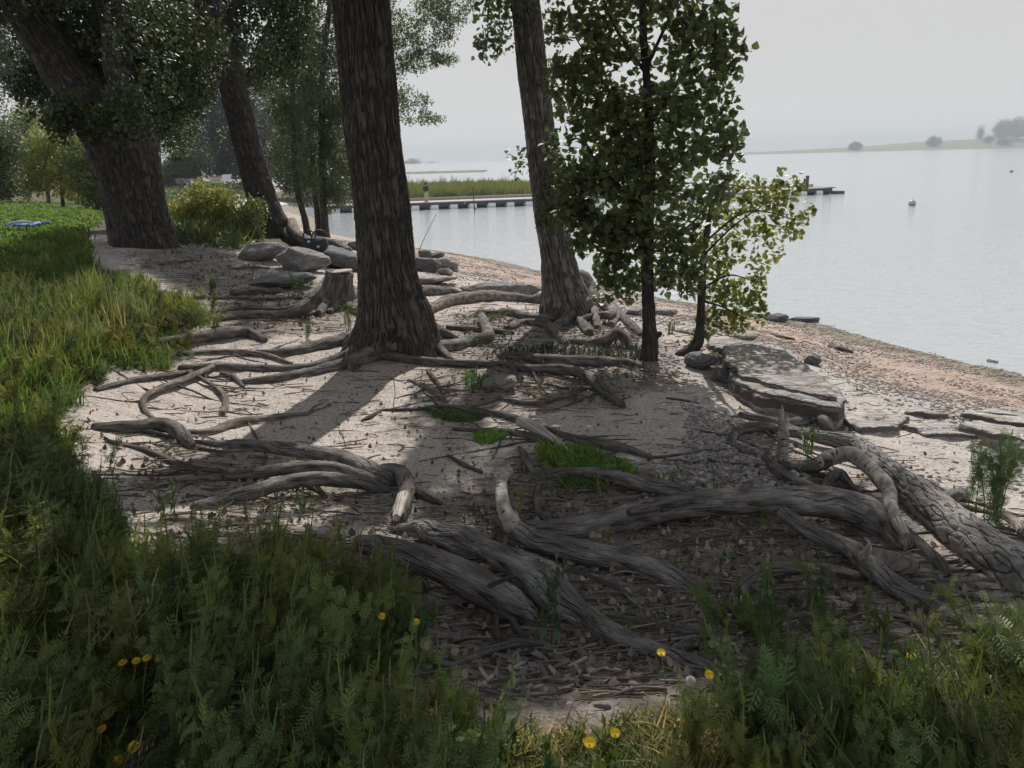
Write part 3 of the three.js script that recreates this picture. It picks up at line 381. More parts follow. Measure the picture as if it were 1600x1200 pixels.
{ // bushy yellowing sapling beside it
  const base = onGround(1084, 553), d = -base.z, t = thing('poplar_sapling', 'bushy sapling with yellowing leaves, its stem bent low beside the layered slab', 'tree', base);
  const [p, r] = trunkPts([[1062, 556, 9, -0.05], [1078, 548, 10], [1090, 535, 9], [1094, 500, 7], [1096, 460, 6], [1100, 400, 5], [1110, 330, 4], [1120, 280, 2.5]], d);
  part(t, 'trunk', limb(p, r, { bark: B.dark, step: 0.014, amp: 0.008 }), B.dark.mat);
  for (const [y0, x1, y1, x2, y2] of [[450, 1140, 430, 1180, 440], [400, 1150, 350, 1210, 310], [380, 1170, 330, 1250, 345], [470, 1130, 480, 1170, 500]]) part(t, 'branch', limb([atDepth(1098, y0, d), atDepth(x1, y1, d + rr(-0.2, 0.2)), atDepth(x2, y2, d + rr(-0.3, 0.3))], [0.015, 0.01, 0.004], { bark: B.dark, step: 0.02, amp: 0.002 }), B.dark.mat);
  const b = (x, y, rx, ry, rz, n, k) => [...pb(x, y, d + 0.75 * clamp((560 - y) / 160), rx, ry, rz, n), k];
  leafCrown(t, [b(1150, 330, 66, 62, 0.4, 620), b(1200, 300, 46, 34, 0.3, 230), b(1225, 350, 36, 26, 0.25, 130), b(1255, 285, 18, 16, 0.12, 28), b(1205, 250, 12, 14, 0.1, 12), b(1256, 328, 16, 14, 0.12, 24), b(1246, 365, 12, 10, 0.1, 12), b(1120, 420, 46, 50, 0.35, 360), b(1150, 450, 46, 46, 0.35, 380), b(1170, 490, 30, 34, 0.25, 180), b(1120, 500, 34, 22, 0.2, 130), b(1190, 430, 12, 16, 0.1, 22), b(1090, 525, 16, 14, 0.12, 40), b(1200, 395, 26, 20, 0.2, 60)], { size: 0.072, own: 110, mats: [OLIVE, YGREEN], weights: 0.33, gap: -0.16 });
}
// ---------------------------------------------------------------- shrubs and trees farther off
function farTree(name, label, cat, bx, by, d, trunk, blobs, o = {}, group) {
  const c = atDepth(bx, by, d); c.y = Math.max(o.y ?? land(c.x, c.z), -2.2); const t = thing(name, label, cat, c, group);
  if (trunk) { const [p, r] = trunkPts(trunk, d); p[0].y = c.y - 0.1; part(t, 'trunk', limb(p, r, { bark: B.dark, step: Math.max(0.04, d * 0.0025), amp: 0.02 }), B.dark.mat); }
  foliage(t, blobs.map(([x, y, rx, ry, rz, n, dd = 0]) => pb(x, y, d + dd, rx, ry, rz, Math.round(n * (d > 80 && d < 300 ? 2.4 : 1.4)))), { gap: -0.12, freq: 0.5, geos: TWIGFAR, name: 'crown', ...o });
  return t;
}
farTree('shrub', 'yellowing bush at the back of the lawn behind the huge tree', 'shrub', 95, 300, 34, [[95, 306, 3], [96, 285, 2.5], [98, 250, 2]], [[88, 262, 56, 46, 0.9, 190], [48, 262, 44, 42, 0.8, 140], [122, 275, 30, 38, 0.7, 90], [95, 222, 46, 30, 0.7, 100], [30, 285, 36, 26, 0.6, 70]], { mat: YGREEN, geos: TWIGSMALL, scale: 1.9, gap: -0.1 });
farTree('shrub', 'green rounded bush against the left of the huge trunk', 'shrub', 150, 310, 30, [[150, 322, 3], [150, 300, 2.5], [148, 270, 2]], [[146, 285, 30, 38, 1, 240], [132, 240, 30, 32, 0.8, 150], [165, 300, 20, 26, 0.7, 90]], { mat: OLIVE, geos: TWIGSMALL, scale: 1.6, gap: -0.2 });
farTree('shrub', 'tall light green bush rising behind the yellowing one', 'shrub', 70, 240, 46, [[70, 285, 3], [70, 240, 2.4], [70, 200, 2]], [[70, 205, 44, 36, 1.2, 130], [30, 220, 46, 40, 1.2, 120], [100, 190, 30, 30, 1, 70]], { mat: leafMat(0.24, 0.3, 0.09, 0.7), scale: 0.85 });
farTree('shrub', 'dark green bush at the left edge of the lawn', 'shrub', 0, 285, 30, null, [[2, 270, 22, 40, 0.9, 190], [-30, 250, 40, 60, 1.4, 300], [10, 225, 22, 26, 0.8, 90]], { mat: GREEN, geos: TWIGSMALL, scale: 1.6 });
farTree('broadleaf_tree', 'hazy tree high at the left edge, beyond the bushes', 'tree', 40, 280, 60, [[40, 285, 4], [38, 200, 3.4], [30, 110, 2.6]], [[40, 105, 44, 44, 2, 150], [20, 70, 40, 30, 2, 90], [75, 150, 26, 26, 1.4, 60], [-20, 130, 50, 70, 2.4, 200], [42, 190, 22, 22, 1, 36], [-20, 40, 60, 60, 2, 140]], { mat: leafMat(0.075, 0.115, 0.06), scale: 1.0, gap: 0 });
farTree('broadleaf_tree', 'distant tree with a bare straight trunk just right of the huge trunk', 'tree', 248, 300, 58, [[252, 304, 7], [249, 285, 6], [246, 240, 5], [243, 190, 4.6], [240, 120, 4]], [[258, 205, 32, 40, 1.6, 70], [270, 150, 46, 50, 2, 170], [230, 110, 60, 60, 2, 190]], { scale: 0.95, mat: DEEP, gap: 0.05 });
farTree('broadleaf_tree', 'dark hazy tree beyond the picnic ground, behind the pale information board', 'tree', 350, 285, 120, [[350, 288, 3], [350, 260, 2.6], [350, 210, 2]], [[350, 240, 40, 42, 3, 260], [372, 205, 44, 50, 3, 240], [322, 195, 36, 60, 3, 210], [350, 150, 70, 50, 4, 260]], { mat: leafMat(0.05, 0.08, 0.06), scale: 1.9 });
farTree('broadleaf_tree', 'lower green tree beyond the picnic ground, left of the information board', 'tree', 285, 290, 105, [[285, 292, 3], [285, 270, 2]], [[282, 268, 30, 22, 2.4, 150], [302, 240, 26, 34, 2, 120], [265, 275, 20, 16, 1.6, 60]], { mat: leafMat(0.075, 0.11, 0.05), scale: 1.5 });
farTree('broadleaf_tree', 'dark tree at the right end of the picnic ground, half hidden by the second trunk', 'tree', 400, 285, 110, [[402, 290, 3], [402, 260, 2]], [[400, 262, 28, 26, 2.4, 170], [415, 220, 40, 50, 3, 200]], { mat: leafMat(0.055, 0.088, 0.055), scale: 1.6 });
farTree('broadleaf_tree', 'dark tree closing the view between the second trunk and the young poplars', 'tree', 470, 300, 90, [[470, 305, 4], [470, 250, 3], [468, 180, 2.5]], [[455, 250, 30, 50, 2, 170], [500, 220, 60, 90, 3, 330], [530, 290, 30, 30, 2, 90], [450, 130, 50, 70, 2.6, 200]], { mat: DEEP, scale: 1.3 });
farTree('shrub', 'sunlit yellow-green bush on the slope between the two left trunks', 'shrub', 325, 352, 19.5, null, [[330, 332, 44, 22, 0.4, 130], [285, 332, 32, 22, 0.35, 90], [365, 342, 34, 18, 0.35, 80], [340, 308, 22, 16, 0.3, 40], [312, 300, 12, 16, 0.2, 24]], { mat: YGREEN, geos: TWIGSMALL, scale: 1.15, gap: -0.15, freq: 1.4 });
farTree('shrub', 'green bush low between the two left trunks, in their shade', 'shrub', 350, 375, 18.5, null, [[350, 366, 40, 14, 0.4, 150], [385, 355, 20, 26, 0.4, 110], [310, 368, 30, 12, 0.4, 90], [395, 330, 16, 18, 0.3, 40]], { mat: OLIVE, geos: TWIGSMALL, scale: 1.0, gap: -0.15, freq: 1.4 });

// ---------------------------------------------------------------- roots and fallen wood, as they lie
reseed(21);
// roots that are joined to the central tree
for (const [list, o] of [
  [[[648, 546, 9, 0.06], [612, 540, 9, 0.1], [580, 536, 9.5, 0.12], [553, 548, 10, 0.06], [550, 575, 7]], { bark: B.root }],
  [[[580, 550, 8, 0.04], [640, 561, 6.5, 0.03], [703, 567, 6, 0.02], [770, 569, 6, 0.01], [798, 572, 5.5], [802, 594, 5]], { bark: B.rootDark }],
  [[[678, 542, 12, 0.03], [708, 541, 11], [737, 533, 10.5], [760, 527, 9.5, 0.03], [757, 508, 8, 0.05], [752, 494, 6, 0.05]], { bark: B.root }],
  [[[660, 520, 17, 0.12], [678, 542, 12, 0.03], [692, 552, 8], [706, 562, 4]], { bark: B.root }],
  [[[380, 598, 5.5], [440, 591, 8], [490, 581, 9], [540, 570, 11], [575, 555, 14, 0.02]], { bark: B.root }],
  [[[283, 575, 5], [350, 574, 7], [410, 577, 7], [470, 576, 7.5], [530, 561, 9], [575, 545, 14, 0.03]], { bark: B.root }],
  [[[402, 551, 5], [440, 552, 8], [500, 541, 10.5], [545, 531, 13], [585, 520, 16, 0.03]], { bark: B.root }],
  [[[520, 470, 5], [545, 480, 8], [570, 488, 12]], { bark: B.rootDark }],
  [[[655, 500, 14, 0.06], [690, 520, 9, 0.02], [712, 528, 5]], { bark: B.rootDark }],
]) part(B.tree1, 'root', groundLimb(list, o)[0], o.bark.mat);
for (const [list, o] of [
  [[[893, 488, 10, 0.06], [880, 503, 9], [862, 514, 5]], { bark: B.root }],
  [[[908, 440, 18, 0.25], [928, 460, 13, 0.1], [948, 474, 11, 0.05], [964, 490, 9], [984, 507, 7.5], [1003, 524, 6]], { bark: B.rootDark }],
  [[[958, 480, 8, 0.08], [948, 493, 6, 0.1], [930, 493, 5.5, 0.1], [905, 502, 6, 0.03]], { bark: B.sandy }],
  [[[925, 478, 6, 0.14], [930, 491, 6, 0.1], [934, 512, 6]], { bark: B.sandy }],
  [[[905, 500, 6, 0.04], [912, 508, 8], [920, 520, 8]], { bark: B.rootDark }],
  [[[958, 481, 8, 0.06], [962, 494, 7, 0.02], [955, 508, 6]], { bark: B.sandy }],
  [[[795, 513, 5.5], [820, 505, 7.5], [849, 507, 8.5], [866, 520, 8], [884, 538, 6]], { bark: B.rootDark }],
  [[[757, 489, 5], [800, 490, 8], [832, 497, 7], [862, 498, 8]], { bark: B.root }],
  [[[832, 470, 8], [846, 468, 10, 0.02], [860, 462, 14, 0.03]], { bark: B.root }],
]) part(B.tree3, 'root', groundLimb(list, o)[0], o.bark.mat);
for (const list of [[[440, 352, 12, 0.1], [452, 366, 12], [462, 380, 8], [478, 388, 5]], [[400, 362, 9, 0.05], [385, 374, 6], [372, 380, 4]]]) part(B.tree2, 'root', groundLimb(list, { bark: B.dark })[0], B.dark.mat);

function rootlets(t, p, r, bark, n) {             // thin side roots that fork off and wander over the ground
  const b = t.position; for (let k = 0; k < n; k++) {
    const i = Math.min(p.length - 2, Math.floor(rr(0.3, p.length - 1.2))), q = p[i].clone().lerp(p[i + 1], rnd()), T = p[i + 1].clone().sub(p[i]).setY(0).normalize(), s = rnd() < 0.5 ? -1 : 1, dir = V(T.z * s, 0, -T.x * s).multiplyScalar(rr(0.5, 1)).addScaledVector(T, rr(-0.8, 0.8)).normalize(), L = rr(0.25, 1.0), r0 = Math.min(0.016, r[i] * 0.34), pts = [], rad = []; let a = 0;
    for (let j = 0; j <= 5; j++) { const f = j / 5; a += rr(-0.5, 0.5); const x = q.x + dir.x * L * f + Math.sin(a) * 0.06 * f - dir.z * a * 0.04, z = q.z + dir.z * L * f + dir.x * a * 0.04, y = Math.max(land(x, z) + r0 * 0.3, mix(q.y - r[i] * 0.3, land(x, z) + r0 * rr(-0.4, 0.8), sstep(0, 0.35, f))); pts.push(V(x - b.x, y - b.y, z - b.z)); rad.push(mix(r0, 0.0025, f)); }
    const m = sh(new THREE.Mesh(limb(pts, rad, { bark, step: 0.016, amp: 0.002, lump: 0.25 }), bark.mat)); m.name = 'rootlet'; t.add(m); } }
const ROOT = (name, cat, label, list, o = {}) => { const [g, p, r] = groundLimb(list, o), b = p[0].clone(), t = sh(new THREE.Mesh(g.translate(-b.x, -b.y, -b.z), (o.bark || B.root).mat)); t.position.copy(b); if (name === 'exposed_root') rootlets(t, p, r, o.bark || B.root, o.side ?? (b.z > -9 ? 5 : 2)); return add(t, name, label, cat, o.group); };
const E = (label, list, o) => ROOT('exposed_root', 'root', label, list, o);
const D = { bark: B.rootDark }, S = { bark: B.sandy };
{ // thick root with a kink and a sawn end
  const L = [[300, 690, 3], [335, 694, 6], [400, 698, 10], [470, 707, 13], [530, 717, 15], [575, 736, 16], [607, 752, 15]], [g, p] = groundLimb(L, { bark: B.root }), t = thing('exposed_root', 'thick root along the front of the sunlit sand, kinked down at its sawn end', 'root', p[3]);
  part(t, 'root_stem', g, B.root.mat);
  part(t, 'kinked_end', groundLimb([[600, 738, 14, 0.02], [622, 738, 13, 0.04], [636, 758, 13, 0.05], [630, 784, 12, 0.06], [621, 806, 10.5, 0.06]], { bark: B.root, caps: ['round', 'cut'], sink: 0.5 })[0], B.root.mat);
  part(t, 'bare_wood', groundLimb([[630, 776, 9.5, 0.085], [622, 800, 8, 0.085], [619, 809, 6, 0.075]], { bark: B.pale, caps: ['round', 'cut'], sink: 0.5 })[0], B.pale.mat);
  part(t, 'side_root', groundLimb([[640, 764, 9], [660, 775, 7], [688, 787, 4]], { bark: B.rootDark })[0], B.rootDark.mat);
}
E('upper of the two arched roots running left from the kinked root', [[290, 751, 5], [340, 747, 7], [385, 742, 8, 0.03], [466, 731, 9.5, 0.06], [520, 731, 9.5, 0.06], [560, 742, 9, 0.03], [598, 757, 8]]);
E('lower of the two arched roots running left from the kinked root, lit along its top', [[305, 791, 7], [350, 780, 9, 0.01], [392, 769, 11, 0.05], [452, 753, 11, 0.08], [506, 748, 11, 0.08], [560, 754, 10, 0.05], [602, 766, 8]]);
E('dark root hooked at the left edge of the sand, its end turned down', [[150, 668, 7], [200, 667, 9, 0.02], [250, 664, 10, 0.05], [270, 669, 11, 0.05], [288, 684, 10, 0.02], [299, 698, 7]], D);
E('thin dark root lying slantwise below the hooked root', [[170, 690, 4], [236, 708, 6], [297, 731, 6], [345, 738, 4]], D);
E('pale smooth root tapering across the sand into the trunk shadow', [[285, 676, 4], [324, 676, 6.5], [371, 661, 7.5], [440, 652, 6.5], [482, 647, 3.5]], S);
E('thin root along the foot of the grassy bank left of the sand', [[150, 609, 4], [216, 593, 4.5, 0.01], [250, 588, 4.5, 0.02], [299, 581, 3.5]]);
E('thin root curling like a hook on the sand', [[243, 656, 3], [226, 640, 4, 0.01], [224, 624, 4.5, 0.02], [240, 612, 5, 0.03], [290, 592, 5.5, 0.04], [343, 569, 4.5]], S);
E('slim root dropping across the sand to a frayed end', [[293, 581, 3, 0.03], [324, 597, 3.5, 0.03], [348, 615, 4, 0.02], [353, 630, 5], [348, 646, 5]], S);
E('short thin root beside the frayed one', [[346, 583, 3], [364, 588, 3.5, 0.02], [380, 604, 3]], S);
E('flat root at the top of the sand nearest the grass tussock', [[280, 553, 4], [371, 550, 5], [420, 557, 5], [455, 568, 3]], S);
E('stout half buried root running from the grass tussock towards the central tree', [[146, 535, 4], [200, 535, 5], [250, 535, 7], [310, 527, 9, 0.03], [350, 520, 9, 0.05], [385, 519, 8, 0.03], [412, 531, 6]]);
E('long low root from the tussock ending in a raised broken tip before the stump', [[318, 500, 5], [360, 495, 7], [405, 493, 8], [445, 493, 8], [470, 486, 9, 0.06], [488, 474, 8.5, 0.16]], { bark: B.root, caps: ['round', 'cut'] });
E('thin root just behind the long low root', [[330, 488, 3], [380, 482, 3.5], [430, 484, 3.5], [470, 478, 3]]);
E('second thin root behind the long low root, nearer the flat rock', [[300, 466, 3], [350, 466, 4], [410, 468, 3.5], [470, 466, 3]]);
E('dark root lying against the front of the flat rock', [[365, 459, 6], [400, 456, 6.5], [436, 455, 5]], D);
E('low root behind the stump side of the long low root', [[480, 492, 4], [520, 484, 5], [556, 480, 4]]);
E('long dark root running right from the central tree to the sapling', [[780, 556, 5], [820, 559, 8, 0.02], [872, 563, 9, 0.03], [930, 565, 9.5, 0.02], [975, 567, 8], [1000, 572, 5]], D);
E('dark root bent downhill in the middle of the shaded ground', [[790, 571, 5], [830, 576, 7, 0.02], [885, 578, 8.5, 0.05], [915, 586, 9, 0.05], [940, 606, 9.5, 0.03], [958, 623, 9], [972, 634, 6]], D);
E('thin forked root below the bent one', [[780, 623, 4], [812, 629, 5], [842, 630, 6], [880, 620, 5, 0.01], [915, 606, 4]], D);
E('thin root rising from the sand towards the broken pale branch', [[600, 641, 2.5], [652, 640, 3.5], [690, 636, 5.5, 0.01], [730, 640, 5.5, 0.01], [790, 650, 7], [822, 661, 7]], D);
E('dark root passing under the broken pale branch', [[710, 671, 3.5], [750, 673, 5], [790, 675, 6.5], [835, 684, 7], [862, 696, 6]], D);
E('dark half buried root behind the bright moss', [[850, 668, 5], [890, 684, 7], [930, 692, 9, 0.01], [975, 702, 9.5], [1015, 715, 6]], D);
{ const t = E('knobbly twig-like root standing up between the log ends', [[812, 700, 4, 0.01], [820, 712, 6, 0.03], [824, 724, 6.5, 0.02], [836, 744, 5], [862, 764, 4], [895, 793, 3]]); }
E('long root sloping down in front of the bright moss', [[812, 750, 5], [850, 743, 6.5], [890, 738, 7.5, 0.01], [937, 742, 10, 0.03], [1005, 756, 13, 0.04], [1060, 768, 13, 0.02], [1105, 777, 8]]);
ROOT('broken_branch', 'branch', 'pale broken branch stripped of bark, leaning over the dark root', [[812, 656, 9, 0.08], [835, 668, 9, 0.06], [860, 684, 7.5, 0.02], [900, 715, 4]], { bark: B.pale, caps: ['cut', 'round'] });
{ // long horizontal log
  const t = thing('fallen_log', 'long arched log lying across the right half of the hollow', 'log', groundPts([[1050, 800, 10]])[0][0]);
  part(t, 'log_stem', groundLimb([[812, 826, 12], [850, 830, 15], [890, 829, 18], [944, 819, 20, 0.02], [1022, 801, 20, 0.05], [1106, 786, 19, 0.1], [1180, 784, 21, 0.13], [1235, 783, 22, 0.15], [1310, 787, 23, 0.12], [1352, 802, 25, 0.06], [1392, 830, 22], [1410, 850, 14]], { bark: B.root, lump: 0.16 })[0], B.root.mat);
  part(t, 'branch', groundLimb([[1225, 803, 10, 0.13], [1269, 832, 11.5, 0.1], [1330, 859, 14, 0.05], [1357, 883, 15, 0.05], [1384, 906, 14, 0.03], [1425, 933, 14, 0.02], [1465, 954, 13.5], [1515, 978, 11], [1545, 996, 8]], { bark: B.root })[0], B.root.mat);
  part(t, 'bare_wood', groundLimb([[985, 800, 6, 0.17], [1030, 789, 8, 0.18], [1075, 779, 6, 0.2]], { bark: B.pale, lump: 0.3, sink: 0 })[0], B.rootDark.mat);
  part(t, 'snag', groundLimb([[1350, 868, 7, 0.13], [1356, 858, 5, 0.18], [1358, 850, 2, 0.22]], { bark: B.pale })[0], B.pale.mat);
  part(t, 'root', groundLimb([[920, 806, 6], [985, 795, 7], [1040, 793, 7], [1080, 786, 6]], { bark: B.rootDark })[0], B.rootDark.mat);
}
{ const t = thing('fallen_log', 'log in the middle of the hollow with its pale end turned straight up', 'log', groundPts([[904, 863, 10]])[0][0]);
  part(t, 'log_stem', groundLimb([[797, 800, 11, 0.1], [803, 824, 14, 0.07], [836, 843, 17, 0.05], [904, 862, 18, 0.04], [971, 876, 18.5, 0.03], [1039, 900, 18, 0.01], [1082, 918, 14]], { bark: B.root })[0], B.root.mat);
  part(t, 'upright_end', groundLimb([[795, 737, 7, 0.16], [785, 748, 8.5, 0.18], [784, 772, 9.5, 0.18], [789, 799, 11.5, 0.14], [800, 822, 13, 0.09]], { bark: B.birch })[0], B.birch.mat);
}
E('huge dark rounded log lying in front, hollow beneath', [[562, 848, 11, 0.02], [590, 853, 16, 0.06], [625, 864, 20, 0.12], [690, 886, 23, 0.17], [740, 911, 27, 0.15], [788, 940, 27, 0.07], [822, 960, 18, 0]], { bark: B.rootDark, lump: 0.1 });
E('great knotted root rising behind the dark log and running down to the bottom grass', [[626, 830, 12], [652, 828, 15, 0.02], [692, 838, 18, 0.05], [748, 856, 21, 0.08], [803, 882, 24, 0.09], [848, 912, 27, 0.08], [884, 942, 25, 0.04], [925, 973, 19], [975, 1003, 18], [1040, 1026, 19], [1105, 1050, 13]], { bark: B.root, lump: 0.34 });
E('root half sunk in litter right of the great knotted root', [[925, 962, 6], [990, 973, 10], [1045, 981, 10], [1115, 994, 8]], D);
E('plated bark log sweeping down the right edge, thickest at the bottom', [[1180, 664, 6, 0.02], [1236, 675, 8, 0.05], [1296, 686, 10, 0.06], [1340, 697, 14, 0.06], [1368, 720, 18, 0.06], [1400, 748, 20, 0.06], [1448, 786, 23, 0.05], [1490, 820, 27, 0.04], [1530, 850, 30, 0.02], [1575, 884, 33, 0], [1640, 930, 36, -0.02]], { bark: B.plate, lump: 0.13 });
{ const t = thing('broken_branch', 'pale branch with dark flecks bent over the plated log, its tip yellowish and broken', 'branch', groundPts([[1326, 720, 9]])[0][0]);
  part(t, 'dark_stem', groundLimb([[1220, 728, 7], [1262, 730, 9.5, 0.03], [1290, 722, 10.5, 0.09]], { bark: B.rootDark })[0], B.rootDark.mat);
  part(t, 'flecked_stem', groundLimb([[1284, 723, 10.5, 0.08], [1300, 714, 11.5, 0.12], [1326, 709, 11.5, 0.17], [1347, 721, 11, 0.18], [1374, 745, 10.5, 0.16], [1389, 766, 9.5, 0.15], [1392, 790, 9, 0.14], [1399, 810, 8.5, 0.12]], { bark: B.birch })[0], B.birch.mat);
  part(t, 'broken_tip', groundLimb([[1396, 804, 7, 0.13], [1404, 818, 7, 0.11], [1415, 837, 6, 0.08]], { bark: B.pale, caps: ['round', 'cut'] })[0], B.pale.mat);
}
{ const t = thing('snag', 'short upright broken snag with a splintered top before the layered slab', 'broken branch', groundPts([[1224, 728, 8]])[0][0]), b = onGround(1224, 728), d = -b.z;
  const [p, r] = trunkPts([[1224, 732, 9], [1223, 705, 9.5], [1224, 680, 9, -0.03], [1223, 662, 7, -0.04]], d); part(t, 'stem', limb(p, r, { bark: B.birch, step: 0.012, amp: 0.008 }), B.birch.mat);
  for (const [x, y, x2, y2, w] of [[1219, 668, 1219, 640, 2.6], [1223, 668, 1222, 632, 3], [1228, 668, 1230, 648, 2.6], [1225, 672, 1226, 652, 3]]) part(t, 'splinter', limb([atDepth(x, y, d - 0.03), atDepth((x + x2) / 2, (y + y2) / 2, d - 0.035), atDepth(x2, y2, d - 0.04)], [w / F * d, w * 0.8 / F * d, 0.003], { bark: B.pale, step: 0.012 }), B.pale.mat);
}
E('thin dark arch of root left of the splintered snag', [[1145, 694, 5], [1146, 680, 7, 0.03], [1160, 671, 7.5, 0.06], [1190, 667, 7.5, 0.08], [1218, 669, 6, 0.06]], D);
E('root lying under the near face of the layered slab', [[1158, 648, 5], [1190, 655, 7, 0.01], [1220, 663, 7.5, 0.01], [1245, 675, 7]], D);
E('lumpy root end with a knob at the corner of the layered slab', [[1222, 664, 7], [1248, 660, 10], [1275, 655, 10, 0.02], [1290, 662, 12, 0.02], [1298, 670, 7]], { bark: B.root, lump: 0.3 });
E('slim root bending through the pebbles left of the flecked branch', [[1138, 693, 4], [1165, 707, 5.5], [1200, 722, 7], [1219, 738, 10, 0.02], [1250, 756, 9], [1295, 767, 5]], D);
E('small root rising to the underside of the plated log', [[1290, 768, 6], [1300, 745, 8, 0.05], [1312, 740, 8, 0.06], [1330, 760, 6, 0.02], [1350, 778, 4]], D);
E('grey bent root like a handle at the lower right', [[1146, 948, 9], [1152, 928, 9, 0.04], [1165, 907, 8.5, 0.09], [1195, 889, 8.5, 0.13], [1235, 887, 8.5, 0.12], [1296, 891, 8.5, 0.08], [1350, 902, 6.5]], S);
E('low split root right of the stone in the hollow', [[1410, 908, 6], [1450, 918, 7], [1500, 930, 6], [1570, 942, 4]]);
E('dark root curving down from the end of the arched log', [[1404, 822, 8, 0.04], [1420, 838, 9, 0.03], [1445, 860, 9.5], [1468, 880, 9], [1482, 900, 6]], D);
E('stubby root end beside the bright green bush', [[1470, 785, 11], [1484, 776, 10, 0.03], [1504, 772, 8]], D);
E('grey root end reaching in at the right edge', [[1560, 800, 6], [1585, 815, 7, 0.01], [1605, 838, 8], [1630, 860, 8]], S);
E('root lying low between plants at the lower right', [[1385, 960, 5], [1425, 972, 7], [1465, 1000, 7], [1490, 1010, 4]], D);
E('pale root half hidden by weeds below the grey bent root', [[1150, 955, 8], [1180, 975, 9], [1215, 1005, 8], [1240, 1020, 5]], D);
E('curved small root left of the arched log', [[842, 762, 4], [838, 785, 5, 0.02], [846, 805, 5, 0.01], [872, 820, 4]]);
ROOT('fallen_log', 'log', 'pale weathered log lying left of the leaning tree', [[662, 492, 6], [675, 483, 8], [700, 471, 10, 0.02], [753, 464, 10.5, 0.02], [800, 466, 9], [842, 470, 7]], S);
ROOT('fallen_log', 'log', 'greyish log with a mossy side behind the pale weathered log', [[628, 462, 8], [670, 455, 9, 0.02], [710, 458, 7], [745, 464, 4]], D);
E('root stump crossing right of the leaning tree, shaped like a horseshoe', [[895, 533, 5], [925, 537, 8], [946, 533, 9, 0.04], [961, 521, 9, 0.12], [974, 526, 7, 0.1], [985, 544, 6]], D);
E('thin root between the central and leaning trees', [[700, 512, 4], [735, 515, 6], [770, 518, 6], [800, 520, 4]], D);
E('low flat root in front of the rounded stone', [[640, 594, 3], [668, 606, 5], [690, 622, 4], [700, 632, 2.5]], S);
E('thin stick-like root beside the rounded stone', [[668, 578, 2.5, 0.01], [682, 596, 3.5, 0.01], [694, 616, 2]]);

// sticks that lie loose
const ST = (label, list, o = {}) => ROOT('stick', 'stick', label, list, { sink: 0.6, ...o });
ST('thick barked stick lying in the hollow at the bottom centre', [[674, 1057, 4], [720, 1036, 6], [771, 1014, 6.5, 0.02], [822, 1004, 6, 0.03], [850, 1008, 5, 0.02], [872, 1015, 3.5]], { bark: B.root });
ST('short stick with a split end below the thick barked stick', [[732, 1085, 3], [750, 1072, 3.5], [770, 1055, 3]], { bark: B.pale });
ST('thin straight stick leaning up against the dark log', [[664, 956, 3, 0.02], [737, 927, 4, 0.14], [770, 913, 3.8, 0.22], [804, 900, 3, 0.3]]);
ST('thin pale stick lying left of the turned-up log end', [[706, 824, 2.5], [745, 829, 3.2], [784, 836, 2.5]], S);
ST('dark stick on the sand beside the kinked root', [[700, 712, 2.5], [730, 728, 4], [752, 738, 3]], D);
ST('forked pale twig at the right of the great knotted root', [[960, 905, 2.5], [975, 928, 3.5], [1000, 950, 4], [1022, 966, 3]], S);
ST('long twig among the litter behind the great knotted root', [[886, 885, 3.5], [925, 902, 4], [965, 918, 4.5], [985, 930, 3]]);
ST('long thin twig across the litter right of the arched log', [[1045, 853, 2], [1090, 845, 2.5], [1140, 836, 2]], D);
ST('thin twig inside the grey bent root', [[1215, 918, 2.5], [1280, 920, 3], [1345, 915, 2.5]], S);
ST('small pointed stick on the lit sand', [[566, 657, 2], [580, 650, 3.5], [597, 641, 2]], D);
ST('pale stick on the shaded ground before the huge tree', [[252, 412, 3], [275, 408, 4.5], [298, 404, 3.5]], S);
ST('thin stick lying below the boulders', [[362, 420, 2], [392, 418, 2.6], [420, 419, 2]]);
ST('thin dark stick on the shaded sand in front of the slab', [[1042, 622, 1.6], [1070, 626, 2.2], [1092, 630, 1.5]], D);
ST('dark twig on the ground left of the pebbles', [[1088, 671, 1.6], [1112, 677, 2.4], [1150, 683, 2]], D);
ST('drift stick on the reddish beach behind the slab', [[1208, 522, 2.5], [1222, 527, 3], [1240, 530, 2]], D);
ST('dark drift stick farther right on the beach', [[1296, 541, 3], [1315, 546, 4], [1330, 550, 3]], D);
{ const b = onGround(650, 396), d = -b.z; const [p, r] = trunkPts([[652, 398, 0.8], [664, 370, 0.6], [682, 334, 0.4]], d); const g = limb(p, r, { bark: B.pale, step: 0.02, amp: 0 }); part(thing('reed_stalk', 'single dry stalk leaning over the water right of the central trunk', 'stalk', b), 'stalk', g, B.pale.mat); }
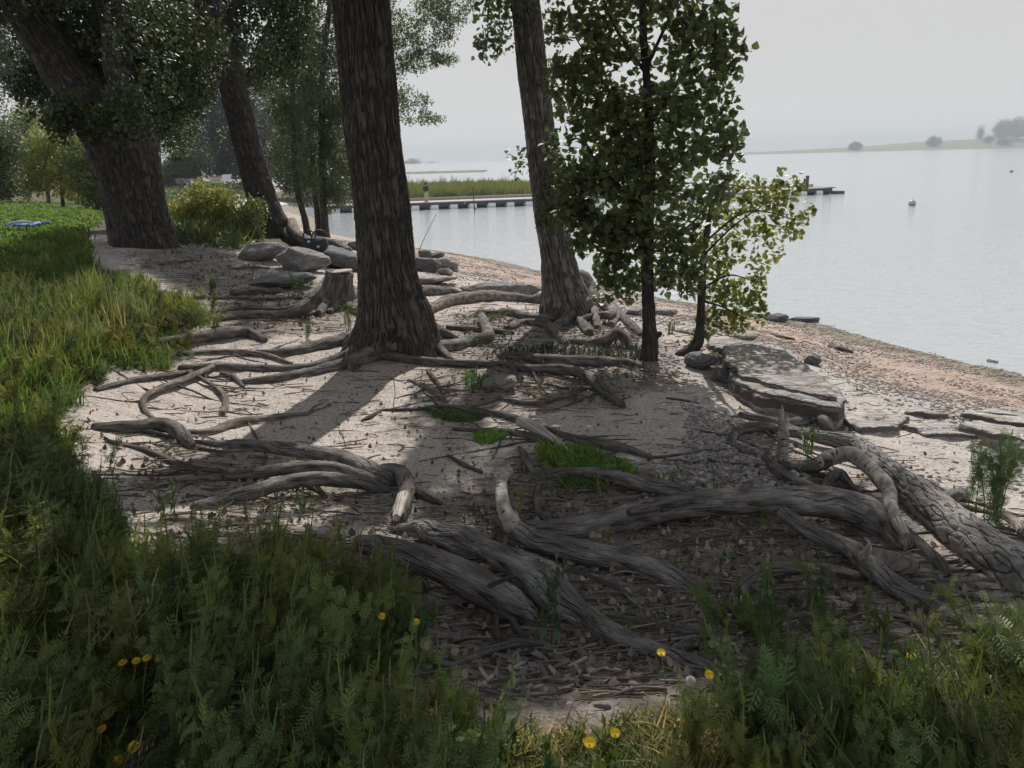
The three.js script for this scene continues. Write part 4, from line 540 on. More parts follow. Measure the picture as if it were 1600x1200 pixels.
{ // stump
  const b = onGround(530, 476), d = -b.z, t = thing('tree_stump', 'grey cut stump on splayed roots left of the central trunk', 'stump', b);
  const [p, r] = trunkPts([[525, 482, 40, 0.1], [526, 468, 30, 0.05], [528, 450, 23], [530, 434, 21.5], [531, 425, 22]], d);
  part(t, 'stump_body', limb(p, r, { bark: B.root, step: 0.018, amp: 0.03, lump: 0.16, caps: ['cut', 'cut'], lobes: lobed([[0.3, 0.3, 1], [1.3, 0.25, 1], [2.4, 0.3, 1], [3.4, 0.25, 0.9], [4.5, 0.3, 1], [5.5, 0.25, 1]], 0.75, 0.8) }), B.root.mat);
  const top = p[4].clone().add(V(0, 0.012, 0)); part(t, 'cut_face', (() => { const g = new THREE.CylinderGeometry(r[4] * 0.86, r[4] * 0.9, 0.02, 22); g.rotateZ(0.06); return g.translate(top.x, top.y, top.z); })(), B.pale.mat);
  for (const l of [[[520, 455, 8, 0.1], [510, 476, 8, 0.03], [498, 490, 6]], [[532, 455, 9, 0.1], [524, 478, 8, 0.02], [516, 488, 5]], [[545, 452, 9, 0.1], [553, 470, 8, 0.02], [560, 482, 5]], [[512, 440, 9, 0.12], [498, 456, 8, 0.04], [486, 468, 5]]]) part(t, 'root', groundLimb(l, { bark: B.root })[0], B.root.mat);
}

// ---------------------------------------------------------------- stones
function rockGeo(w, h, dp, s, { cuts = 9, rough = 0.085, detail = 26, bed = 0.0 } = {}) {   // a boulder: an ellipsoid cut by planes
  reseed(s * 101 + 7); const g = new THREE.SphereGeometry(1, detail * 2, detail), pl = []; for (let i = 0; i < cuts; i++) pl.push([V(rr(-1, 1), rr(-0.9, 1), rr(-1, 1)).normalize(), rr(0.55, 0.82)]); pl.push([V(rr(-0.15, 0.15), 1, rr(-0.15, 0.15)).normalize(), 0.62]);
  const p = g.attributes.position, v = V(), uv = g.attributes.uv;
  for (let i = 0; i < p.count; i++) { v.fromBufferAttribute(p, i); for (const [n, d] of pl) { const k = v.dot(n); if (k > d) v.addScaledVector(n, (d - k) * 0.92); }
    const q = 1 + rough * (n3(v.x * 2 + s, v.y * 2, v.z * 2) + 0.6 * n3(v.x * 5, v.y * 5 + s, v.z * 5) + 0.3 * n3(v.x * 12, v.y * 12 + s, v.z * 12)), bd = bed * Math.sin(v.y * 16 + 2 * n3(v.x * 2, v.y, v.z * 2)) * 0.5;
    p.setXYZ(i, v.x * w / 2 * 1.22 * (q + bd), v.y * h / 2 * 1.3 * q, v.z * dp / 2 * 1.22 * (q + bd)); uv.setXY(i, (v.x * w + v.z * dp * 0.6) * 0.9, (v.y * h + v.z * dp * 0.3) * 0.9 + s); }
  g.computeVertexNormals(); return g;
}
function rock(name, label, px, py, wpx, hpx, o = {}) { // px,py: middle of its foot
  const b = onGround(px, py, 0), d = Math.hypot(b.x, b.y - EYE, b.z), w = wpx / F * d, h = hpx / F * d, dp = (o.deep ?? 0.8) * w;
  const m = sh(new THREE.Mesh(rockGeo(w, h * (o.tall ?? 1.1), dp, o.s ?? px, o), o.mat || rockMat)); m.position.copy(b).add(V(0, h * (0.5 - (o.sunk ?? 0.12)), -dp * 0.42)); m.rotation.set(o.rx || 0, o.ry || 0, o.rz || 0); return add(m, name, label, 'stone', o.group);
}
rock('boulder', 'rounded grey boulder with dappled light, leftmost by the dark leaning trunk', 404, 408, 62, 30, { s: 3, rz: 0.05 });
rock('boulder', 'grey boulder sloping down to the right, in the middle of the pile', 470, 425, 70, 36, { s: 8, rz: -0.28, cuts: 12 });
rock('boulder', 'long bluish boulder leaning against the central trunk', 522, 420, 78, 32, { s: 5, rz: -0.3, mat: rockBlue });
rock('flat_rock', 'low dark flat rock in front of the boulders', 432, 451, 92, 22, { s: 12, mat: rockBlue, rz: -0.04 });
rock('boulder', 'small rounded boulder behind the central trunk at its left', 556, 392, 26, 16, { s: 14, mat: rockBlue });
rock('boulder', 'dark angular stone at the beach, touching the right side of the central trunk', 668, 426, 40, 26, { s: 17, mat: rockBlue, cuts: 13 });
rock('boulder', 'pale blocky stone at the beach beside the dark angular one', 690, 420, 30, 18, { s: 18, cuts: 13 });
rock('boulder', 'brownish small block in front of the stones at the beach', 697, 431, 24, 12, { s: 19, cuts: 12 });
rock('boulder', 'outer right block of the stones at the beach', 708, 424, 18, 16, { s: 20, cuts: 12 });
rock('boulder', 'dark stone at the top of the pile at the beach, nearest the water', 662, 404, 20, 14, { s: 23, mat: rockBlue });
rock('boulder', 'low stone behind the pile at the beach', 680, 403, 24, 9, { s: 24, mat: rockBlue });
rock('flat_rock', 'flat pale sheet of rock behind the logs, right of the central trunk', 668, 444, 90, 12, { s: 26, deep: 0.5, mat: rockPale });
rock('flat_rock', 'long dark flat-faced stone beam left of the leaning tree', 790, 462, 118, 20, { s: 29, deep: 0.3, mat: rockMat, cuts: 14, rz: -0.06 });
rock('stone', 'rounded stone half buried in the shaded ground beyond the sand', 782, 613, 46, 26, { s: 31, mat: rockMat, cuts: 4 });
rock('stone', 'smooth brown stone under the diagonal branch in the hollow', 1394, 905, 70, 28, { s: 33, mat: rockBrown, cuts: 4 });
rock('stone', 'dark stone in the shallow water by the bushy sapling', 1216, 503, 30, 12, { s: 35, mat: rockBlue });
rock('stone', 'long flat dark stone awash at the waterline', 1260, 504, 44, 7, { s: 36, mat: rockBlue, deep: 0.5 });
rock('stone', 'small stone in the water at the right edge', 1553, 572, 16, 8, { s: 38, mat: rockBlue });
rock('stone', 'small dark stone in the water beyond the beach', 782, 406, 10, 4, { s: 39, mat: rockBlue });
rock('stone', 'dark flat stone behind the far end of the layered slab', 1170, 534, 40, 10, { s: 41, mat: rockMat });
rock('stone', 'dark square stone at the right back corner of the layered slab', 1274, 572, 24, 18, { s: 42, mat: rockBlue, cuts: 12 });
rock('stone', 'dark rough stone at the left end of the layered slab', 1098, 580, 44, 28, { s: 43, mat: rockBlue, cuts: 12 });
rock('stone', 'wedge of dark rock between the left stone and the slab', 1135, 600, 40, 30, { s: 44, mat: rockBlue, cuts: 12 });
rock('stone', 'reddish stone on the beach behind the sapling stem', 992, 494, 28, 12, { s: 46 });
rock('stone', 'brown stone on the beach right of the sapling stem', 1040, 493, 34, 10, { s: 47 });
rock('stone', 'flat pale stone on the beach between the two saplings', 1082, 523, 60, 8, { s: 48, mat: rockPale });

// ledges of bedded rock, built of sheets one on another
function sheet(out, thick, s, o = {}) {             // out: plan outline [x, z, top y]; a rough-edged plate
  reseed(s); const n = out.length, pts = []; const cx = out.reduce((a, p) => a + p[0], 0) / n, cz = out.reduce((a, p) => a + p[1], 0) / n, cy = out.reduce((a, p) => a + p[2], 0) / n;
  for (let i = 0; i < n; i++) { const a = out[i], b = out[(i + 1) % n], L = Math.hypot(b[0] - a[0], b[1] - a[1]), m = Math.max(2, Math.round(L / 0.05)); for (let k = 0; k < m; k++) { const t = k / m, x = mix(a[0], b[0], t), z = mix(a[1], b[1], t), y = mix(a[2], b[2], t), j = (o.jag ?? 0.03) * (n2(x * 5 + s, z * 5) + 0.7 * n2(x * 14, z * 14 + s)), dx = x - cx, dz = z - cz, l = Math.hypot(dx, dz) || 1; pts.push([x + dx / l * j, z + dz / l * j, y]); } }
  const R = 14, M = pts.length, pos = [], uv = [], idx = [], H = (x, z, y) => y + (o.bump ?? 0.018) * (n2(x * 3 + s, z * 3) + 0.5 * n2(x * 9, z * 9 + s)) + (o.terr ?? 0.02) * (Math.round(1.3 * n2(x * 1.3 + s * 3, z * 1.9)));
  for (let r = 0; r <= R; r++) for (const [x, z, y] of pts) { const t = r / R, X = mix(cx, x, t), Z = mix(cz, z, t); pos.push(X, H(X, Z, mix(cy, y, t)) - (r === R ? 0.008 : 0), Z); uv.push(X * 0.8, Z * 0.8); }
  const sides = 5; for (let r = 1; r <= sides; r++) for (const [x, z, y] of pts) { const t = r / sides, dx = x - cx, dz = z - cz, l = Math.hypot(dx, dz) || 1, j = 0.02 * n3(x * 6, t * 6 + s, z * 6) + (r < sides ? 0.014 * (r % 2) : -0.02); pos.push(x + dx / l * j, H(x, z, y) - 0.012 - t * thick, z + dz / l * j); uv.push((x + z) * 0.8, t * thick * 0.8 + 0.3); }
  const T = R + sides; for (let r = 0; r < T; r++) for (let k = 0; k < M; k++) { const a = r * M + k, b = r * M + (k + 1) % M, c = a + M, d = b + M; idx.push(a, c, b, b, c, d); }
  let area = 0; for (let i = 0; i < n; i++) { const a = out[i], b = out[(i + 1) % n]; area += a[0] * b[1] - b[0] * a[1]; } if (area > 0) for (let i = 0; i < idx.length; i += 3) [idx[i], idx[i + 1]] = [idx[i + 1], idx[i]];
  return buf(pos, idx, uv);
}
const out = (pix, y) => pix.map(([x, py, yy]) => { const p = onLevel(x, py, yy ?? y); return [p.x, p.z, yy ?? y]; });
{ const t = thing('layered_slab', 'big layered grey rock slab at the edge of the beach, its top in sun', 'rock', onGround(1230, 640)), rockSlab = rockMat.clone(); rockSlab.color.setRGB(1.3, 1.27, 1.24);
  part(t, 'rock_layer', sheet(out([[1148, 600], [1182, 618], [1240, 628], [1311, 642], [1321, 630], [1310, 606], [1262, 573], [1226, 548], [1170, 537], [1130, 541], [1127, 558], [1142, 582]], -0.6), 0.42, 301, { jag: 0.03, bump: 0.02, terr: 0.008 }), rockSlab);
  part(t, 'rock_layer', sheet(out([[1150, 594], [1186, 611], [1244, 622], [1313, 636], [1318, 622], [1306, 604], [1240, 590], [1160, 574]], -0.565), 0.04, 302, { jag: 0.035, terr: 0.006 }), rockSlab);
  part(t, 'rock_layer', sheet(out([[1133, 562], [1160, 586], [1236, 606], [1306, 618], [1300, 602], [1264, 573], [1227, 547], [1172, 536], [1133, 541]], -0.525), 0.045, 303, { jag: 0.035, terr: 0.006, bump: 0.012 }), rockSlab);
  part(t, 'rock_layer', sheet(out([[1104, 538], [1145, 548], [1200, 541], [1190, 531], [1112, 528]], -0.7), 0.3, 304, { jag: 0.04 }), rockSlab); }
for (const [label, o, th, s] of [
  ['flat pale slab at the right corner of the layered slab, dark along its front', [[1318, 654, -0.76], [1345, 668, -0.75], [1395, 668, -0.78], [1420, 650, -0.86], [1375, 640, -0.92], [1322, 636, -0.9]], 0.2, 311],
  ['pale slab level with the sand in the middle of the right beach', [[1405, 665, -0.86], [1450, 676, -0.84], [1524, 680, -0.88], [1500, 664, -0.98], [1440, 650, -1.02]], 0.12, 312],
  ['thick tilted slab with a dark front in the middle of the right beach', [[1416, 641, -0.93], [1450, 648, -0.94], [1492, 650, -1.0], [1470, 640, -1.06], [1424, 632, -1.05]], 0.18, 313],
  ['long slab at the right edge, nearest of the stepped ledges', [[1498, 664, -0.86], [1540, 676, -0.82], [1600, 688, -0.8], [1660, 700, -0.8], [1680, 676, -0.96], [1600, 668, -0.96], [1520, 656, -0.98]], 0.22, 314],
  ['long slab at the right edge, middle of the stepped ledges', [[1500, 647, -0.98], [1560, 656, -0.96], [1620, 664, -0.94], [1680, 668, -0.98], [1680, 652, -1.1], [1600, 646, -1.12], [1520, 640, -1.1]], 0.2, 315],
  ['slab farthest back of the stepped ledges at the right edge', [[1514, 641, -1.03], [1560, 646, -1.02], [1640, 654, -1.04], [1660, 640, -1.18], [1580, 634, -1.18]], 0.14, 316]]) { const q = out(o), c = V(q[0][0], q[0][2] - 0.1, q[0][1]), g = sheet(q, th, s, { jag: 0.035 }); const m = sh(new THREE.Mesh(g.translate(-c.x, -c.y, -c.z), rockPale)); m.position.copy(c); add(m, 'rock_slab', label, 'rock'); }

// ---------------------------------------------------------------- dock, buoys, far shores
{ const A = onLevel(643, 328.5, WATER), Z = onLevel(1298, 303.5, WATER), u = Z.clone().sub(A).setY(0), L0 = u.length(); u.normalize(); const o = A.clone().addScaledVector(u, -7), L = L0 + 7;
  const t = thing('floating_dock', 'long floating dock with white floats under its dark side', 'dock', o), R = Math.atan2(-u.z, u.x); t.rotation.y = R;
  const deck = new THREE.MeshStandardMaterial({ color: new THREE.Color(0.42, 0.37, 0.33), roughness: 0.85 }), side = flat(0.075, 0.075, 0.09), white = flat(0.75, 0.75, 0.73, 0.6), grey = flat(0.34, 0.31, 0.29);
  const bx = (w, h, d, x, y, z) => new THREE.BoxGeometry(w, h, d).translate(x, y, z);
  const secs = 8, sl = L / secs;
  for (let k = 0; k < secs; k++) {
    const boards = []; for (let i = 0; i < sl / 0.2; i++) boards.push(bx(0.185, 0.045, 3.1, k * sl + i * 0.2 + 0.1, 0.58 + 0.004 * (i % 3), -1.6)); local(t, 'deck_section', mergeGeometries(boards), deck, null, 'stuff');
    local(t, 'side_beam', bx(sl - 0.06, 0.34, 0.14, (k + 0.5) * sl, 0.38, 0.02), side); local(t, 'kerb_beam', bx(sl - 0.04, 0.26, 0.3, (k + 0.5) * sl, 0.72, -3.1), grey);
  }
  for (let k = 0; k * 1.63 + 0.8 < L; k++) local(t, 'float', new THREE.CylinderGeometry(0.24, 0.24, 0.62, 14).rotateZ(Math.PI / 2).scale(1, 1.15, 1).translate(k * 1.63 + 0.8, 0.1, 0.05), white);
  for (let k = 0; k * 1.63 < L; k++) local(t, 'pontoon', bx(0.9, 0.3, 2.4, k * 1.63 + 1.6, 0.1, -1.4), side);
  local(t, 'end_beam', bx(0.16, 0.36, 3.3, L + 0.02, 0.45, -1.6), side); local(t, 'corner_plate', bx(0.5, 0.1, 0.5, L + 0.2, 0.6, -0.2), grey);
  B.dock = { o, u, v: V(-u.z, 0, u.x).multiplyScalar(-1), L };
  const D3 = (x, y, z) => o.clone().add(V(x, y, z).applyAxisAngle(V(0, 1, 0), R));
  { const q = D3(L - 1.1, 0.61, -2.3), b = thing('bollard', 'dark post with a pale cap standing at the outer end of the dock', 'post', q); local(b, 'post', new THREE.LatheGeometry([[0, 0], [0.24, 0], [0.24, 0.05], [0.15, 0.08], [0.15, 0.95], [0.18, 1.0], [0.16, 1.05]].map((p) => new THREE.Vector2(...p)), 16), side); local(b, 'cap', new THREE.SphereGeometry(0.15, 14, 8, 0, 6.3, 0, 1.57).translate(0, 1.05, 0), white); }
  { // person on the dock
    const q = D3(8.4, 0.61, -0.9), t2 = thing('person', 'person in a dark jacket and pale trousers standing on the dock, hands in the jacket', 'person', q); t2.rotation.y = 2.6; t2.scale.setScalar(0.88);
    const caps = (list) => (p) => { let s = 0, k = 26; for (const [a, b, r0, r1] of list) { const pa = p.clone().sub(a), ba = b.clone().sub(a), h = clamp(pa.dot(ba) / ba.lengthSq()), d = pa.addScaledVector(ba, -h).length() - mix(r0, r1, h); s += Math.exp(-k * d); } return -Math.log(s) / k; };
    const surf = (f, lo, hi, n) => { const N = V(n, Math.ceil(n * (hi.y - lo.y) / (hi.x - lo.x)), Math.ceil(n * (hi.z - lo.z) / (hi.x - lo.x))), c = (hi.x - lo.x) / n, id = {}, pos = [], idx = [], val = []; // surface nets
      const at = (i, j, k) => val[(k * (N.y + 1) + j) * (N.x + 1) + i]; for (let k = 0; k <= N.z; k++) for (let j = 0; j <= N.y; j++) for (let i = 0; i <= N.x; i++) val.push(f(V(lo.x + i * c, lo.y + j * c, lo.z + k * c)));
      const key = (i, j, k) => (k * N.y + j) * N.x + i;
      for (let k = 0; k < N.z; k++) for (let j = 0; j < N.y; j++) for (let i = 0; i < N.x; i++) { let x = 0, y = 0, z = 0, m = 0; const e = (a, b) => { const va = at(i + a[0], j + a[1], k + a[2]), vb = at(i + b[0], j + b[1], k + b[2]); if ((va < 0) !== (vb < 0)) { const t = va / (va - vb); x += i + mix(a[0], b[0], t); y += j + mix(a[1], b[1], t); z += k + mix(a[2], b[2], t); m++; } };
        for (const q of [0, 1]) for (const w of [0, 1]) { e([0, q, w], [1, q, w]); e([q, 0, w], [q, 1, w]); e([q, w, 0], [q, w, 1]); } if (m) { id[key(i, j, k)] = pos.length / 3; pos.push(lo.x + x / m * c, lo.y + y / m * c, lo.z + z / m * c); } }
      const quad = (a, b, c2, d, flip) => { if ([a, b, c2, d].some((v) => v === undefined)) return; flip ? idx.push(a, c2, b, a, d, c2) : idx.push(a, b, c2, a, c2, d); };
      for (let k = 1; k < N.z; k++) for (let j = 1; j < N.y; j++) for (let i = 1; i < N.x; i++) { const s = at(i, j, k) < 0; if (s !== at(i + 1, j, k) < 0) quad(id[key(i, j - 1, k - 1)], id[key(i, j, k - 1)], id[key(i, j, k)], id[key(i, j - 1, k)], !s); if (s !== at(i, j + 1, k) < 0) quad(id[key(i - 1, j, k - 1)], id[key(i - 1, j, k)], id[key(i, j, k)], id[key(i, j, k - 1)], !s); if (s !== at(i, j, k + 1) < 0) quad(id[key(i - 1, j - 1, k)], id[key(i, j - 1, k)], id[key(i, j, k)], id[key(i - 1, j, k)], !s); }
      return buf(pos, idx); };
    const arms = [-1, 1].flatMap((s) => [[V(s * 0.18, 1.4, 0), V(s * 0.25, 1.14, -0.05), 0.055, 0.045], [V(s * 0.25, 1.14, -0.05), V(s * 0.13, 0.98, 0.11), 0.043, 0.034]]), legs = [-1, 1].flatMap((s) => [[V(s * 0.09, 0.92, 0), V(s * 0.1, 0.5, 0.02), 0.085, 0.06], [V(s * 0.1, 0.5, 0.02), V(s * 0.1, 0.09, -0.02), 0.06, 0.042], [V(s * 0.1, 0.045, -0.04), V(s * 0.11, 0.035, 0.12), 0.045, 0.032]]);
    const hands = [-1, 1].flatMap((s) => [0, 1, 2, 3].map((i) => [V(s * 0.13, 0.985 - i * 0.014, 0.11), V(s * 0.075, 0.97 - i * 0.014, 0.13), 0.013, 0.01]).concat([[V(s * 0.14, 0.99, 0.12), V(s * 0.1, 1.0, 0.14), 0.013, 0.01]]));
    const body = caps([[V(0, 0.95, 0), V(0, 1.3, 0), 0.12, 0.14], [V(-0.13, 1.4, 0), V(0.13, 1.4, 0), 0.06, 0.06], [V(0, 1.42, 0), V(0, 1.52, 0.01), 0.05, 0.05], [V(0, 1.6, 0.015), V(0, 1.67, 0), 0.085, 0.09], [V(0, 1.6, 0.1), V(0, 1.585, 0.118), 0.014, 0.012], ...arms, ...legs, ...hands]);
    local(t2, 'body', surf(body, V(-0.42, -0.03, -0.25), V(0.42, 1.85, 0.25), 42), flat(0.4, 0.25, 0.18, 0.6));
    const jk = caps([[V(0, 0.92, 0), V(0, 1.3, 0), 0.145, 0.16], [V(-0.14, 1.4, 0), V(0.14, 1.4, 0), 0.075, 0.075], ...arms.map(([a, b, r, q]) => [a, b, r + 0.022, q + 0.022])]); local(t2, 'jacket', surf((p) => Math.max(jk(p), 0.86 - p.y, p.y - 1.5), V(-0.42, 0.8, -0.28), V(0.42, 1.56, 0.28), 42), flat(0.028, 0.03, 0.045));
    const tr = caps(legs.filter((_, i) => i % 3 !== 2).map(([a, b, r, q]) => [a, b, r + 0.022, q + 0.026])); local(t2, 'trousers', surf((p) => Math.max(tr(p), 0.1 - p.y), V(-0.3, 0.04, -0.22), V(0.3, 1.1, 0.22), 34), flat(0.46, 0.38, 0.3));
    const hr = caps([[V(0, 1.64, -0.02), V(0, 1.7, -0.01), 0.1, 0.098]]); local(t2, 'hair', surf((p) => Math.max(hr(p), p.z - 0.05 - (p.y - 1.66) * 0.6), V(-0.16, 1.48, -0.16), V(0.16, 1.84, 0.16), 22), flat(0.02, 0.016, 0.014));
  }
}
{ const b = onLevel(742, 338, WATER - 0.3), t = thing('mooring_pole', 'thin dark pole standing in the water before the dock', 'pole', b); local(t, 'pole', new THREE.CylinderGeometry(0.035, 0.045, 2.25, 10).translate(0, 1.1, 0).rotateZ(0.03), flat(0.06, 0.06, 0.07)); local(t, 'bracket', new THREE.TorusGeometry(0.09, 0.035, 8, 14).rotateX(1.3).translate(0.06, 0.55, 0), flat(0.04, 0.04, 0.05)); }
for (const [x, y, w, label] of [[1425, 321, 5.4, 'round pinkish buoy floating on the open water at the right, the nearer one'], [1580, 269, 2.6, 'small pale buoy far out near the right edge']]) { const b = onLevel(x, y, WATER), r = w / F * -b.z, t = thing('buoy', label, 'buoy', b); local(t, 'ball', new THREE.SphereGeometry(r, 22, 16).scale(1, 0.92, 1).translate(0, r * 0.62, 0), flat(0.5, 0.4, 0.36, 0.5)); local(t, 'collar', new THREE.TorusGeometry(r * 0.93, r * 0.1, 8, 24).rotateX(1.57).translate(0, r * 0.3, 0), flat(0.3, 0.26, 0.24)); local(t, 'eye', new THREE.TorusGeometry(r * 0.16, r * 0.05, 6, 12).translate(0, r * 1.6, 0), flat(0.15, 0.15, 0.15)); }
const ridge = (name, d0, depth, line, mat, ybase = WATER - 1) => {   // low land across the water, from a profile [pixel x, pixel y of its top]
  const n = 160, m = 14, pos = [], idx = [], top = (x) => { let i = 0; while (i < line.length - 2 && line[i + 1][0] < x) i++; const [a, b] = [line[i], line[i + 1]]; return mix(a[1], b[1], clamp((x - a[0]) / (b[0] - a[0]))); };
  for (let j = 0; j <= m; j++) for (let i = 0; i <= n; i++) { const x = mix(line[0][0], line[line.length - 1][0], i / n), t = j / m, p = atDepth(x, top(x), d0 + depth * 0.35), e = Math.sin(Math.PI * clamp(i / n * 14, 0, 0.5)), h = Math.max(0.05, (p.y - WATER) * e); const f = Math.pow(Math.sin(Math.PI * Math.min(0.5, t * 1.4)), 0.8) * (t > 0.6 ? 1 - 0.3 * (t - 0.6) : 1); pos.push(p.x, (t === 0 ? ybase : WATER - 0.1) + h * f * (1 + 0.25 * n2(p.x / d0 * 90, t * 6)) + (t === 0 ? 0 : 0.1), -(d0 + depth * t + d0 * 0.01 * n2(i * 0.3, 3))); }
  for (let j = 0; j < m; j++) for (let i = 0; i < n; i++) { const a = j * (n + 1) + i, b = a + n + 1; idx.push(a, a + 1, b, a + 1, b + 1, b); }
  return structure(name, buf(pos, idx), mat);
};
ridge('far_shore', 1500, 500, [[1150, 239.6], [1222, 236.4], [1296, 233.4], [1347, 231], [1414, 227], [1465, 222.8], [1549, 217.8], [1600, 216.4], [1800, 214]], flat(0.16, 0.16, 0.09, 1));
ridge('marsh', 260, 60, [[470, 272], [600, 271], [640, 271], [665, 269.5], [700, 275], [735, 283], [760, 289]], flat(0.13, 0.125, 0.085, 1));
ridge('reed_spit', 86, 26, [[420, 300], [560, 302], [640, 303.5], [740, 304], [830, 302], [880, 301]], flat(0.1, 0.095, 0.06, 1));
{ reseed(51); const fm = leafMat(0.06, 0.085, 0.04, 0.3); const FT = (label, x, y, w, h, d, n, cat = 'tree', name = 'broadleaf_tree') => farTree(name, label, cat, x, y, d, [[x, y, w * 0.05], [x, y - h * 0.4, w * 0.04], [x, y - h * 0.7, w * 0.03]], [[x, y - h * 0.55, w * 0.5, h * 0.46, w / F * d * 0.5, n], [x - w * 0.18, y - h * 0.4, w * 0.36, h * 0.36, w / F * d * 0.4, n * 0.5 | 0]], { mat: fm, scale: d * 0.0062, y: atDepth(x, y, d).y, gap: -0.2, freq: 3 / (d * 0.02) });
  FT('small hazy round tree on the far shore, nearest the bushy sapling', 1337, 235, 18, 11, 1560, 90); FT('hazy round tree halfway along the far shore', 1460, 229, 19, 14, 1560, 100);
  FT('tall sparse hazy tree on the far shore, left of the far grove', 1533, 220, 11, 24, 1600, 34);
  FT('hazy tree forming the left end of the far grove', 1568, 218, 26, 30, 1600, 150); FT('hazy tree in the middle of the far grove', 1590, 218, 28, 33, 1620, 160); FT('hazy tree at the right edge of the far grove', 1614, 218, 30, 32, 1610, 160);
  FT('low hazy bush below the far grove', 1570, 226, 20, 8, 1540, 60, 'shrub', 'shrub'); FT('low hazy scrub on the far shore left of the sparse tree', 1546, 221, 14, 7, 1580, 40, 'shrub', 'shrub');
  FT('pale blue hazy tree far off just right of the central trunk', 645, 268, 34, 18, 1500, 120); FT('pale blue hazy tree far off, right one of two beyond the marsh', 676, 268, 30, 13, 1520, 90);
  const blade = (() => { const g = []; for (let i = 0; i < 9; i++) { const q = new THREE.PlaneGeometry(0.045, rr(0.9, 1.5), 1, 2); q.translate(0, 0.6, 0); const p = q.attributes.position; for (let k = 0; k < p.count; k++) { const y = p.getY(k); p.setX(k, p.getX(k) * (1.3 - y * 0.7) + y * y * 0.12); } q.applyMatrix4(M4(V(rr(-0.25, 0.25), 0, rr(-0.25, 0.25)), Q(rr(0, 6.28), rr(-0.15, 0.15), 0), 1)); g.push(q); } return mergeGeometries(g); })();
  const list = [], col = []; for (let i = 0; i < 9000; i++) { const x = rr(560, 840), d = rr(86, 106), edge = sstep(842, 790, x), p = atDepth(x, 300, d); p.y = WATER + 0.05; if (rnd() > 0.25 + edge) continue; list.push(M4(p, Q(rr(0, 6.28), 0, 0), V(1, rr(0.6, 1.5) * (0.4 + 0.6 * edge) * (0.85 + 0.7 * n2(x * 0.07, d * 0.1)) * 1.2, 1))); const f = rr(0.6, 1.2); col.push([f * rr(0.8, 1.2), f, f * 0.8]); }
  add(copies(blade, leafMat(0.27, 0.29, 0.1, 0.5), list, col), 'reeds', 'sunlit yellow-green reed bed beyond the dock', 'reeds', null, 'stuff');
}
